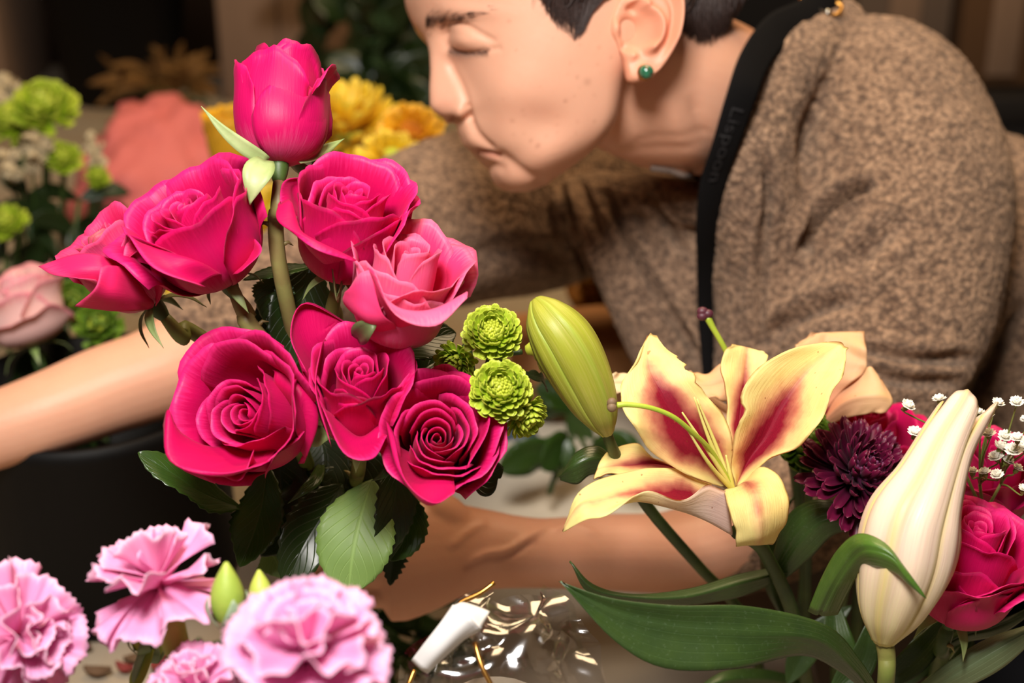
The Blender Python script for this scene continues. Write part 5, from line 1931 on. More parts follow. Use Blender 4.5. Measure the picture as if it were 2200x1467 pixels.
leaf_patch(B2, [[(1892, 1490, .665), (1880, 1492, .664), (1868, 1494, .665)], [(1850, 1420, .650), (1830, 1432, .646), (1800, 1440, .650)], [(1775, 1342, .632), (1750, 1370, .630), (1720, 1408, .634)],
                [(1610, 1302, .618), (1600, 1360, .618), (1585, 1436, .614)], [(1450, 1300, .610), (1440, 1350, .612), (1430, 1436, .606)], [(1310, 1284, .606), (1310, 1315, .608), (1320, 1376, .604)], [(1200, 1248, .606), (1203, 1251, .606), (1210, 1256, .605)]], [LILYLEAF[0], LILYLEAF[1]])
leaf_patch(LILY, [[(1690, 1215, .720), (1690, 1228, .718), (1690, 1240, .72)], [(1590, 1232, .712), (1590, 1252, .706), (1580, 1285, .710)], [(1480, 1264, .702), (1470, 1282, .696), (1450, 1300, .700)], [(1360, 1276, .694), (1350, 1282, .69), (1340, 1290, .692)], [(1275, 1255, .690), (1270, 1262, .688), (1262, 1272, .690)], [(1224, 1203, .690), (1225, 1205, .690), (1226, 1207, .690)]], [LILYLEAF[0], LILYLEAF[1]])
leaf_patch(LILY, [[(1655, 1210, .72), (1665, 1230, .72), (1680, 1250, .72)], [(1690, 1110, .712), (1720, 1150, .706), (1740, 1200, .712)], [(1760, 1072, .704), (1775, 1110, .698), (1790, 1150, .704)], [(1850, 1100, .700), (1848, 1118, .697), (1842, 1140, .70)], [(1858, 1150, .698), (1856, 1152, .698), (1852, 1156, .70)]], [LILYLEAF[0], LILYLEAF[1]])
leaf_patch(B2, [[(1735, 1312, .655), (1760, 1322, .652), (1800, 1320, .655)], [(1765, 1240, .640), (1790, 1260, .634), (1825, 1270, .64)], [(1800, 1180, .625), (1830, 1200, .616), (1850, 1225, .622)], [(1845, 1146, .612), (1862, 1178, .603), (1880, 1218, .608)], [(1900, 1165, .602), (1915, 1195, .596), (1925, 1232, .600)], [(1945, 1220, .597), (1948, 1236, .594), (1950, 1254, .597)], [(1990, 1284, .594), (1990, 1285, .594), (1989, 1286, .594)]], LILYLEAF_B)
leaf_patch(B2, [[(1960, 1480, .70), (1980, 1490, .698), (2010, 1500, .70)], [(2040, 1420, .69), (2060, 1440, .686), (2090, 1470, .69)], [(2120, 1372, .685), (2135, 1395, .680), (2160, 1430, .685)], [(2215, 1340, .682), (2220, 1350, .68), (2228, 1368, .682)]], [LILYLEAF[1], LILYLEAF[0]])
leaf_patch(B2, [[(1990, 1400, .72), (1996, 1405, .72), (2000, 1412, .72)], [(2060, 1355, .715), (2068, 1366, .712), (2076, 1380, .715)], [(2140, 1335, .71), (2146, 1345, .708), (2150, 1362, .71)], [(2220, 1300, .71), (2222, 1306, .71), (2224, 1312, .71)]], LILYLEAF)
leaf_patch(B1, [[(1335, 1010, .695), (1330, 1015, .694), (1325, 1020, .695)], [(1290, 960, .69), (1280, 985, .685), (1270, 1020, .69)], [(1240, 970, .688), (1235, 1000, .684), (1240, 1040, .688)], [(1205, 1020, .69), (1203, 1025, .69), (1204, 1032, .69)]], LILYLEAF)
leaf_patch(LILY, [[(1735, 1470, .80), (1720, 1480, .80), (1700, 1490, .80)], [(1660, 1440, .78), (1650, 1460, .775), (1640, 1490, .78)], [(1560, 1440, .76), (1560, 1460, .755), (1560, 1490, .76)], [(1480, 1490, .75), (1480, 1492, .75), (1480, 1495, .75)]], LILYLEAF)
leaf_patch(L2, [[(1715, 1060, .78), (1700, 1070, .78), (1690, 1090, .78)], [(1640, 1130, .77), (1650, 1170, .765), (1670, 1200, .77)], [(1640, 1250, .765), (1660, 1270, .76), (1690, 1290, .765)], [(1700, 1360, .765), (1702, 1362, .765), (1704, 1364, .765)]], LILYLEAF)
for k, (a, b, cc, w) in enumerate((((1890, 1480, .70), (1980, 1400, .70), (2060, 1300, .71), 30), ((1780, 1500, .72), (1850, 1420, .72), (1870, 1330, .72), 34), ((2010, 1500, .72), (2060, 1440, .72), (2090, 1370, .73), 34),
                                  ((1840, 1470, .74), (1800, 1380, .74), (1790, 1280, .75), 38), ((1930, 1480, .75), (2000, 1390, .75), (2120, 1330, .76), 40), ((1690, 1470, .76), (1740, 1380, .76), (1830, 1300, .76), 34))):
    leaf((B2, LILY, B2, LILY, B2, LILY)[k], [a, b, cc], w * .7 / FPX, (.2, .4, 1), LILYLEAF, fold=.2, shape=.4, seed=40 + k)

# ================================================================== ROSES OF THE ARRANGEMENT AT RIGHT
r9 = Rose('rose', 'hot pink rose at the right edge behind the cream lily bud', (2112, 1112, .652), (2046, 1318, .680), HOT, 'pink roses of the right arrangement', inner=15, Rs=1.65, Rb=2.0, seed=84, deep=.10)
r9.outer([(90, 62, 2.4, 2.4, 5.0, 36), (25, 58, 2.4, 2.4, 4.8, 40), (160, 58, 2.4, 2.3, 4.8, 36), (235, 62, 2.35, 2.2, 4.4, 30), (310, 62, 2.35, 2.3, 4.3, 40), (345, 56, 2.5, 2.7, 4.2, 50), (275, 62, 2.45, 2.4, 3.9, 44), (60, 52, 2.6, 3.0, 4.6, 50), (210, 56, 2.4, 2.1, 3.8, 20), (300, 60, 2.5, 2.2, 3.4, 20)])
r9.calyx(4, 1.5, -80, .9)
r9.stem([(2020, 1420, .72), (1980, 1560, .80)], .0036, M_STEM_D)
r10 = Rose('rose', 'deep pink rose behind the dark burgundy chrysanthemum', (1868, 880, .755), (1862, 1050, .78), MAGENTA, 'pink roses of the right arrangement', inner=10, Rs=1.5, Rb=2.0, seed=91, deep=.03)
r10.outer([(90, 62, 2.2, 2.1, 4.2, 36), (30, 58, 2.3, 2.3, 4.2, 36), (150, 58, 2.3, 2.3, 4.2, 36), (210, 60, 2.3, 2.3, 4.1, 30), (280, 62, 2.2, 2.1, 4.1, 30), (340, 58, 2.3, 2.4, 4.1, 40), (5, 54, 2.5, 2.8, 4.0, 46), (180, 52, 2.5, 2.7, 4.1, 44)])
r10.calyx(3, 1.5, 20, .8)
r10.stem([(1855, 1150, .80), (1840, 1350, .84), (1830, 1500, .88)], .0034, M_STEM_D)
r11 = Rose('rose', 'deep pink rose behind the baby\'s breath', (2140, 955, .712), (2120, 1110, .735), MAGENTA, 'pink roses of the right arrangement', inner=10, Rs=1.4, Rb=1.9, seed=97, deep=.03)
r11.outer([(90, 62, 2.0, 1.9, 4.0, 30), (30, 58, 2.1, 2.1, 4.0, 36), (150, 58, 2.1, 2.1, 4.0, 36), (210, 60, 2.1, 2.2, 3.9, 40), (280, 62, 2.1, 2.0, 3.9, 30), (340, 58, 2.1, 2.3, 3.8, 40)])
r11.calyx(3, 1.5, 20, .8)
r11.stem([(2090, 1250, .77), (2040, 1420, .82), (2010, 1560, .88)], .0034, M_STEM_D)

# ================================================================== BABY'S BREATH
M_WHITE = plain('white_floret', srgb(246, 240, 226), .6)
BB = root('babys_breath', 'sprig of white baby\'s breath above the right rose', 'baby\'s breath', W(2100, 1100, .70))


def tiny_flower_mesh():
    a = Acc()
    rs = np.random.RandomState(2)
    for layer, (n, el, L) in enumerate(((7, 5, 1.0), (6, 35, .9), (5, 62, .7))):
        for i in range(n):
            ph = 2 * math.pi * i / n + layer * .4 + rs.uniform(-.2, .2)
            e = math.radians(el + rs.uniform(-10, 10))
            d = np.array([math.cos(ph) * math.cos(e), math.sin(ph) * math.cos(e), math.sin(e)])
            s = np.array([-math.sin(ph), math.cos(ph), 0])
            up = np.cross(d, s)
            G = np.zeros((5, 3, 3))
            for r in range(5):
                t = r / 4
                for c_ in range(3):
                    u = c_ - 1
                    G[r, c_] = d * L * t + s * u * .30 * (.4 + .9 * math.sin(math.pi * min(1, t * .8))) + up * (.25 * t * t + .12 * u * u) - d * .12 * (u == 0) * (t == 1)
            V, F, uv, mi = sheet(G, .06)
            a.add(V, F)
    V, F = a.get()
    me = make_mesh('tiny_flower_mesh', V, F)
    me.materials.append(M_WHITE)
    return me


TINY = tiny_flower_mesh()
BBF = [(1950, 872, 15), (2018, 858, 14), (2058, 862, 15), (1966, 930, 16), (2144, 866, 13), (2184, 864, 14), (2104, 886, 11), (2122, 894, 13), (2124, 932, 14), (2160, 938, 15), (2186, 942, 15), (2150, 962, 17), (2178, 968, 18), (2198, 960, 16), (2140, 982, 15), (2165, 990, 14),
       (2090, 1012, 11), (2116, 1014, 12), (2142, 1020, 13), (2186, 1006, 12), (2200, 1050, 12), (2205, 900, 12), (2030, 880, 8)]
HUB = [(2105, 1040, .690), (2060, 985, .690), (2150, 1040, .690)]
rsb = np.random.RandomState(8)
for i, (px, py, r) in enumerate(BBF):
    d = .662 + rsb.uniform(-.012, .014)
    c = W(px, py, d)
    ax = unit(Dv(rsb.uniform(-.4, .4), .75, rsb.uniform(.2, .8)))
    x, y, z = basis(ax)
    hub = HUB[1] if px < 2080 else HUB[0] if px < 2150 else HUB[2]
    st = tube_part('stem', [W(*hub), W((hub[0] * 2 + px) / 3, (hub[1] + py) / 2, (hub[2] + d) / 2), c - ax * .004, c], [.0006, .0005, .0004, .0004], BB, M_STEM, 12, 5)
    part('calyx', *tube(np.array([c - ax * .0032, c - ax * .002, c]), [.0005, .0013, .0014], 7), st, M_STEM)
    inst('flower', TINY, BB, mat4(x, y, z, c - ax * .0004, r / FPX * d * 1.15))
for h in HUB:
    tube_part('stem', [W(*h), W(2110, 1120, .70), W(2080, 1250, .73), W(2030, 1480, .82), W(2020, 1540, .86)], .0008, BB, M_STEM, 14, 6)

# ================================================================== CARNATIONS IN THE FOREGROUND
CARN = [petal_mat('carnation_petal', srgb(255, 216, 234), srgb(255, 178, 216), srgb(244, 96, 166), vein=.3, sheen=.05, trans=.3),
        petal_mat('carnation_petal_back', srgb(255, 204, 232), srgb(250, 170, 216), srgb(246, 140, 196), vein=.3, sheen=.05, trans=.3)]
M_CALY = stem_mat('carnation_calyx', srgb(150, 176, 70), srgb(188, 200, 84), .5)
M_CSTEM = stem_mat('carnation_stem', srgb(150, 168, 140), srgb(126, 150, 104), .55)


def carnation_petal(o, d, up, L, w, rs, bend):
    nv, nu = 13, 19
    s = np.cross(up, d)
    G = np.zeros((nv, nu, 3))
    ph = rs.uniform(0, 6, 4)
    for i in range(nv):
        t = i / (nv - 1)
        ww = w * (.12 + .88 * t ** 1.15)
        for j in range(nu):
            u = j / (nu - 1) * 2 - 1
            e = L * t * (1 - .16 * u * u * t + (.022 * ((j % 2) * 2 - 1) if i == nv - 1 else 0))
            z = bend * L * t * t + (.10 * math.sin(5 * u + ph[0]) + .05 * math.sin(9 * u + ph[1])) * L * t ** 2 + .12 * L * abs(u) * (1 - t)
            G[i, j] = o + d * e + s * (u * ww) + up * z
    return G


def carnation(label, c, axis, R, petals, seed, stem, group='pink carnations along the front'):
    rs = np.random.RandomState(seed)
    c = W(*c)
    x, y, z = basis(Dv(*axis))
    rt = root('carnation', label, 'carnation', c - z * .03, group)
    for (n, el, l0, w0, zz, bend) in petals:
        p0 = rs.uniform(0, 6)
        for i in range(n):
            ph = p0 + 2 * math.pi * i / n + rs.uniform(-.15, .15)
            e = math.radians(el + rs.uniform(-12, 12))
            r = x * math.cos(ph) + y * math.sin(ph)
            d = r * math.cos(e) + z * math.sin(e)
            up = z * math.cos(e) - r * math.sin(e)
            L = R * l0 * rs.uniform(.88, 1.1)
            G = carnation_petal(c + z * zz * R, d, up, L, R * w0 * rs.uniform(.85, 1.15), rs, bend)
            sheet_part('petal', G, rt, CARN, .0006)
    P = c + z * np.array([-.030, -.026, -.014, -.008, -.004])[:, None]
    part('calyx', *tube(P, [.003, .0052, .0058, .0060, .004], 14), rt, M_CALY)
    Q = catmull(np.vstack([[c - z * .028], [c - z * .045], WP(stem)]), 26)
    part('stem', *tube(Q, .0023, 10), rt, M_CSTEM)
    return rt


def bud(parent, base, tip, r, mats=None, seed=0):
    """pointed green bud of two shells on its own short stalk"""
    b, t = W(*base), W(*tip)
    P = np.array([b + (t - b) * k for k in np.linspace(0, 1, 12)])
    q = np.linspace(0, 1, 12)
    R = r * np.maximum(np.sin(np.pi * np.clip(q * .86 + .10, 0, 1)) ** .9 * (1 - .35 * q), .02)
    o = part('bud', *tube(P, R, 14), parent, M_CALY)
    ax = unit(t - b)
    x, y, z = basis(ax)
    for k in range(4):
        a = k * math.pi / 2 + .5
        d = x * math.cos(a) + y * math.sin(a)
        L = np.linalg.norm(t - b)
        pts = catmull(np.array([b + d * r * .55, b + ax * L * .25 + d * r * 1.02, b + ax * L * .5 + d * r * .95]), 8)
        T = np.gradient(pts, axis=0)
        S = np.cross(T, d)
        S /= np.linalg.norm(S, axis=1)[:, None]
        wv = r * .55 * np.array([.9, 1, 1, .9, .75, .55, .3, .06])
        G = np.stack([pts + S * (u * wv)[:, None] for u in (-1, -.5, 0, .5, 1)], 1)
        sheet_part('bract', G, o, [M_CSTEM, M_CSTEM], .0005)
    return o


PT_OPEN = [(6, -4, 1.0, .52, -.04, -.12), (6, 24, .98, .46, .0, .05), (4, 50, .85, .42, .03, .05), (3, 74, .7, .3, .05, 0)]
PT_FULL = [(7, -10, 1.0, .50, -.06, -.18), (7, 16, 1.0, .50, -.02, -.05), (6, 40, .92, .46, .02, .0), (4, 62, .82, .42, .05, 0), (3, 80, .7, .32, .06, 0)]
c1 = carnation('pale pink carnation seen side on, in front of the black bucket', (345, 1262, .560), (-.22, .95, .12), .030, PT_OPEN, 3, [(380, 1400, .585), (370, 1560, .61), (360, 1800, .66)])
c2 = carnation('pale pink carnation cut off by the left edge', (30, 1372, .545), (.75, .25, .45), .028, PT_FULL, 5, [(0, 1480, .58), (20, 1640, .62), (30, 1850, .67)])
c3 = carnation('full pale pink carnation at the bottom edge, nearest the viewer', (660, 1410, .470), (.05, .75, .55), .0285, PT_FULL, 8, [(650, 1600, .49), (640, 1850, .54), (640, 2100, .59)])
c4 = carnation('deeper pink carnation just showing at the bottom edge', (420, 1488, .545), (.0, .8, .5), .020, PT_FULL, 11, [(420, 1600, .56), (430, 1780, .60), (440, 1900, .64)])
bud(c1, (490, 1340, .545), (486, 1208, .540), .0078)
tube_part('stalk', [W(490, 1340, .545), W(482, 1400, .57), (W(470, 1480, .575)), W(400, 1600, .615)], .0019, c1, M_CSTEM)
bud(c3, (563, 1312, .560), (556, 1224, .560), .0056)
tube_part('stalk', [W(563, 1312, .56), W(560, 1360, .56), W(575, 1450, .575), W(645, 1600, .55)], .0014, c3, M_CSTEM)
bud(c1, (305, 1400, .585), (298, 1326, .583), .0050)
tube_part('stalk', [W(305, 1400, .585), W(290, 1460, .59), W(300, 1540, .60), W(365, 1600, .62)], .0016, c1, M_CSTEM)
bud(c1, (325, 1420, .595), (345, 1345, .595), .0042)
for k, sp in enumerate(([(548, 1400, .565), (575, 1350, .562), (605, 1310, .560), (640, 1292, .560)], [(520, 1420, .57), (530, 1380, .568), (545, 1345, .566)], [(720, 1400, .53), (745, 1360, .53), (757, 1318, .535)], [(280, 1480, .59), (300, 1450, .588), (330, 1395, .588)])):
    leaf((c3, c3, c3, c1)[k], sp, (.0055, .0045, .004, .0035)[k], (-.3, .3, 1), [M_CALY, M_CSTEM], fold=.3, shape=.45, seed=60 + k)
tube_part('stalk', [W(280, 1480, .59), W(300, 1560, .60), W(360, 1640, .625)], .0014, c1, M_CSTEM)
tube_part('stalk', [W(520, 1420, .57), W(560, 1500, .56), W(640, 1600, .55)], .0012, c3, M_CSTEM)

# ================================================================== CELLOPHANE, TAG
def film_mat():
    t = NT('clear_cellophane')
    nt = t.t
    fr = t.n('ShaderNodeFresnel', i_IOR=1.5)
    gl = t.n('ShaderNodeBsdfGlossy')
    gl.inputs['Roughness'].default_value = .13
    gl.inputs['Color'].default_value = (1, 1, 1, 1)
    tr = t.n('ShaderNodeBsdfTransparent')
    tr.inputs[0].default_value = (.95, .95, .96, 1)
    bp = t.n('ShaderNodeBump')
    bp.inputs['Strength'].default_value = .35
    bp.inputs['Distance'].default_value = .002
    t.put(bp.inputs['Height'], t.noise(60, 2, t.obj()))
    nt.links.new(bp.outputs[0], gl.inputs['Normal'])
    nt.links.new(bp.outputs[0], fr.inputs['Normal'])
    mx = t.n('ShaderNodeMixShader')
    nt.links.new(t.math('ADD', t.math('MULTIPLY', fr.outputs[0], 1.5), .07), mx.inputs[0])
    nt.links.new(tr.outputs[0], mx.inputs[1])
    nt.links.new(gl.outputs[0], mx.inputs[2])
    nt.links.new(mx.outputs[0], t.out.inputs[0])
    return t.m


M_FILM = film_mat()
M_PAPER = plain('white_paper', srgb(240, 238, 236), .7)


def film(rows, label, amp=.004, nu=46, nv=40, seed=0):
    G = patch([WP(r) for r in rows], nu, nv)
    N = grid_normals(G)
    P = G.reshape(-1, 3)
    w = (np.abs(vnoise(P, 30, seed)) * 2.0 - .8 + np.abs(vnoise(P, 62, seed + 3)) * .7 - .3).reshape(nv, nu)
    G = G + N * (w * amp)[:, :, None]
    V, F = G.reshape(-1, 3), grid_faces(nv, nu)
    return V, F


CEL = root('cellophane_wrap', 'crumpled clear cellophane wrap in front of the forearm', 'cellophane', W(1080, 1650, .66))
V, F = film([[(830, 1500, .600), (930, 1520, .585), (1050, 1530, .58), (1180, 1530, .585), (1300, 1520, .60)], [(870, 1440, .600), (960, 1430, .585), (1060, 1440, .580), (1180, 1440, .585), (1290, 1450, .60)],
             [(920, 1370, .605), (990, 1360, .590), (1070, 1370, .585), (1170, 1370, .590), (1270, 1372, .605)], [(980, 1300, .610), (1020, 1300, .60), (1085, 1320, .595), (1160, 1300, .600), (1240, 1320, .610)],
             [(1055, 1252, .615), (1060, 1270, .61), (1100, 1300, .61), (1160, 1262, .61), (1185, 1240, .615)]], '', .008, seed=2)
part('film', V, F, CEL, M_FILM)
V, F = film([[(840, 1510, .62), (1000, 1540, .64), (1160, 1540, .64), (1290, 1520, .62)], [(890, 1420, .625), (1010, 1420, .645), (1150, 1420, .645), (1270, 1430, .625)], [(960, 1340, .63), (1040, 1340, .645), (1130, 1340, .645), (1262, 1372, .625)], [(1010, 1310, .635), (1060, 1300, .645), (1130, 1280, .645), (1200, 1290, .635)]], '', .009, seed=7)
part('film', V, F, CEL, M_FILM)
# gathered neck of the wrap reaching down to the table
Pn = catmull(WP([(1060, 1580, .61), (1070, 1660, .63), (1085, 1800, .67), (1090, 1930, .70)]), 30)
V, F = tube(Pn, np.linspace(.03, .008, 30), 30, cap=False)
V = V + (vnoise(V, 60, 4) * .003)[:, None] * CB
part('film', V, F, CEL, M_FILM)
for k, pl in enumerate(([(1010, 1330, .592), (985, 1300, .60), (1030, 1275, .604), (1062, 1252, .606)], [(1020, 1380, .588), (1035, 1430, .584), (1060, 1480, .582)], [(890, 1440, .592), (878, 1470, .59), (870, 1490, .59)])):
    tube_part('edge_glint', [W(*p) for p in pl], .0011, CEL, M_BRASS, 16, 8)  # warm light glints on the film edges, modelled as brass slivers
TAG = root('flower_food_sachet', 'folded white paper sachet tucked in the cellophane', 'sachet', W(900, 1440, .585))
rows = [[(886, 1418, .585), (905, 1436, .582), (918, 1444, .584)], [(915, 1380, .580), (940, 1398, .576), (955, 1408, .580)], [(950, 1335, .577), (980, 1355, .573), (998, 1370, .578)], [(975, 1300, .578), (1008, 1325, .572), (1032, 1352, .578)]]
sheet_part('front_fold', patch([WP(r) for r in rows], 9, 15), TAG, [M_PAPER, M_PAPER], .0016, taper=False)
rows = [[(975, 1302, .581), (1005, 1325, .579), (1032, 1352, .581)], [(990, 1296, .586), (1018, 1315, .585), (1040, 1335, .586)], [(1005, 1298, .592), (1030, 1306, .592), (1052, 1315, .592)]]
sheet_part('back_fold', patch([WP(r) for r in rows], 9, 9), TAG, [M_PAPER, M_PAPER], .0012, taper=False)

# ================================================================== BEHIND: TABLE THINGS
def on_table(px, py):
    """table point seen at a pixel"""
    r = W(px, py, 1.0) - CO
    return CO + r * ((TABLE_Z - CAMZ) / r[2])


def lathe(name, c, prof, parent, mat, seg=40, sx=1.0):
    """prof: radius, height above c"""
    a = np.linspace(0, 2 * np.pi, seg, endpoint=False)
    V = np.array([[c[0] + r * math.cos(t) * sx, c[1] + r * math.sin(t), c[2] + h] for r, h in prof for t in a])
    return part(name, V, grid_faces(len(prof), seg, True), parent, mat)


M_BLACK = plain('black_plastic', srgb(9, 8, 8), .6)
M_BLACK.node_tree.nodes['Principled BSDF'].inputs['Specular IOR Level'].default_value = .2


def bucket(label, c, r0, r1, h, lip=.006):
    o = root('flower_bucket', label, 'bucket', c)
    lathe('pail', c, [(0.001, .001), (r0 * .97, .001), (r0, .006), (r1, h), (r1 + lip, h + .002), (r1 + lip, h + .012), (r1 - .004, h + .012), (r0 - .004, .012), (.001, .010)], o, M_BLACK)
    for s in (-1, 1):
        part('handle_lug', *box(np.array(c) + [s * (r1 + .004) - .008, -.012, h - .035], np.array(c) + [s * (r1 + .004) + .008, .012, h - .008], .003), o, M_BLACK)
    return o


p = on_table(205, 1384)
bucket('black bucket on the table below the outstretched forearm', (p[0] - .01, p[1] + .088, TABLE_Z), .090, .090, .135, .001)
p = on_table(235, 243)
bucket('tall black bucket at the far end of the table', (p[0], p[1] + .10, TABLE_Z), .085, .125, .34)

# scattered petals and trimmings on the cloth
M_TRIM = [plain('dried_red_petal', srgb(120, 40, 34), .8), plain('green_trimming', srgb(60, 80, 30), .7), plain('brown_trimming', srgb(96, 70, 46), .8)]
rst = np.random.RandomState(5)
for i, (px, py) in enumerate([(352, 1412), (418, 1412), (212, 1455), (340, 1440), (130, 1425), (300, 1425), (270, 1448), (440, 1440), (180, 1400), (60, 1410), (480, 1395), (385, 1452)]):
    c = on_table(px, py) + np.array([0, 0, .002])
    a = rst.uniform(0, 6.3)
    L = rst.uniform(.006, .011)
    d = np.array([math.cos(a), math.sin(a), 0])
    s = np.array([-d[1], d[0], 0])
    G = np.zeros((7, 5, 3))
    for r in range(7):
        for q in range(5):
            t, u = r / 6, q / 2 - 1
            G[r, q] = c + d * L * (t - .5) * 2 + s * u * L * .55 * math.sin(math.pi * (t * .9 + .05)) + np.array([0, 0, .0035 * (u * u + (2 * t - 1) ** 2)])
    V, F, uv, mi = sheet(G, .0006)
    kind = i % 3
    where = ('under the pale pink carnation', 'right of the black bucket foot', 'near the left carnation stem', 'between the two front carnations', 'just left of the side-on carnation', 'in front of the black bucket', 'beside the lowest carnation bud', 'behind the nearest carnation', 'at the front foot of the black bucket', 'nearest the left edge', 'farthest right of the scraps', 'beside the deeper pink carnation')[i]
    single('fallen_petal', V, F, M_TRIM[kind], ('curled dark red petal on the cloth ', 'scrap of green leaf on the cloth ', 'curled brown scrap on the cloth ')[kind] + where, ('petal', 'leaf scrap', 'leaf scrap')[kind], 'scraps fallen on the cloth')

# far roses, pompons and fillers at left ------------------------------------------------
r12 = Rose('rose', 'pale pink and cream rose at the left edge behind the bunch', (18, 590, .98), (70, 740, .99), PALE, None, inner=8, Rs=1.6, Rb=2.4, seed=103, deep=.03)
r12.outer([(90, 62, 2.5, 2.3, 5.4, 36), (20, 58, 2.6, 2.5, 5.2, 30), (160, 58, 2.6, 2.4, 5.2, 36), (235, 62, 2.6, 2.3, 5.0, 30), (310, 62, 2.6, 2.4, 4.8, 30), (345, 56, 2.9, 2.8, 4.4, 46), (275, 60, 2.8, 2.6, 4.0, 44), (300, 60, 3.0, 3.2, 2.8, 70)])
r12.calyx(4, 2.0, 20, 1.0)
r12.stem([(110, 860, 1.02), (120, 1000, 1.06), (130, 1120, 1.10)], .004, M_STEM_D)


def far_mum(label, c, axis, R, n, florets, disc, seed, foot, group='green pompons at the left edge', dm=MGC):
    o = root('chrysanthemum', label, 'chrysanthemum', W(*c), group)
    mum_head(o, W(*c), Dv(*axis), R, n, florets, dm, seed=seed, disc=disc)
    tube_part('stem', [W(*c) - unit(Dv(*axis)) * R * .008, W((c[0] + foot[0]) / 2, (c[1] + foot[1]) / 2, (c[2] + foot[2]) / 2), W(*foot)], .0025, o, M_STEM_D)
    return o


far_mum('green pompon behind the dusty rose, lower of two', (212, 700, 1.0), (.1, .4, 1), 2.0, 60, FL_D, .3, 61, (200, 1000, 1.07))
far_mum('green pompon behind the dusty rose, upper of two', (160, 650, 1.03), (-.2, .4, 1), 2.0, 60, FL_D, .3, 62, (180, 980, 1.08))
far_mum('large lime green pompon at upper left, in front of the far bucket', (95, 235, 1.22), (.1, .6, .8), 3.3, 80, FL_G, .3, 63, (110, 640, 1.34))
far_mum('lime green pompon at the left edge beside the large one', (30, 262, 1.24), (-.2, .5, .8), 2.5, 70, FL_G, .3, 64, (60, 640, 1.35))
far_mum('small lime green pompon under the large one', (135, 342, 1.20), (.2, .5, .8), 1.9, 60, FL_G, .3, 65, (130, 660, 1.33))
far_mum('yellow-green pompon bud right of the small lime pompon', (210, 382, 1.24), (.3, .5, .8), 1.3, 50, FL_G, .3, 66, (170, 650, 1.34))
far_mum('yellow-green pompon lowest at the left edge', (18, 480, 1.16), (-.2, .5, .9), 1.9, 60, FL_G, .3, 67, (50, 720, 1.28))

# statice: cream filler sprigs
M_CREAM = plain('cream_filler', srgb(204, 186, 150), .8)
FILL_ME = None


def filler(label, spots, foot, r, mat, seed, nm='filler_sprig', cat='filler flower', group='cream filler sprigs at left'):
    rs = np.random.RandomState(seed)
    o = root(nm, label, cat, W(*foot), group)
    for (px, py, d) in spots:
        c = W(px, py, d)
        st = tube_part('stem', [W(*foot), W((px + foot[0]) / 2 + 8, (py + foot[1]) / 2, (d + foot[2]) / 2), c], .0012, o, M_STEM_D, 12, 6)
        for k in range(7):
            q = c + rs.normal(0, r * .7, 3)
            x, y, z = basis(unit(rs.normal(0, 1, 3) + CB + CU))
            f = inst('blossom', TINY_C, o, mat4(x, y, z, q, r * rs.uniform(.7, 1.1)))
    return o


TINY_C = TINY.copy()
TINY_C.materials.clear()
TINY_C.materials.append(M_CREAM)
filler('cream filler sprig at the upper left corner of the flowers', [(10, 180, 1.28), (25, 215, 1.28), (5, 230, 1.27)], (40, 420, 1.34), .008, M_CREAM, 1)
filler('cream filler sprig between the lime pompons', [(95, 312, 1.19), (65, 330, 1.19), (30, 365, 1.18), (5, 358, 1.2)], (70, 560, 1.27), .007, M_CREAM, 2)
filler('cream filler sprig right of the small lime pompon', [(205, 315, 1.25), (195, 345, 1.25)], (170, 560, 1.32), .006, M_CREAM, 3)


# dark foliage behind
def foliage(name, label, cat, stems, n, L, w, mats, seed, group=None, spread=.05, root_at=None):
    rs = np.random.RandomState(seed)
    o = root(name, label, cat, W(*(root_at or stems[0][0])), group)
    for st in stems:
        P = catmull(WP(st), 20)
        part('stem', *tube(P, .0022, 7), o, M_STEM_D)
        for k in range(n):
            i = rs.randint(5, 20)
            a = unit(rs.normal(0, 1, 3) * np.array([1, .6, .7]) + CU * .5 + CB * .25)
            b = P[i]
            l = L * rs.uniform(.6, 1.2)
            pts = np.array([b, b + a * l * .5 + CU * l * .05, b + a * l - CU * l * .15])
            Q = catmull(pts, 12)
            T = np.gradient(Q, axis=0)
            n0 = unit(CB + rs.normal(0, .5, 3))
            S = np.cross(T, n0)
            S /= np.linalg.norm(S, axis=1)[:, None] + 1e-9
            t = np.linspace(0, 1, 12)
            pr = w * rs.uniform(.7, 1.2) * np.maximum(np.sin(np.pi * t) ** .7, .03)
            G = np.stack([Q + S * (u * pr)[:, None] + n0 * (abs(u) * .2 * pr)[:, None] for u in (-1, -.5, 0, .5, 1)], 1)
            sheet_part('leaf', G, o, mats, .0006)
    return o


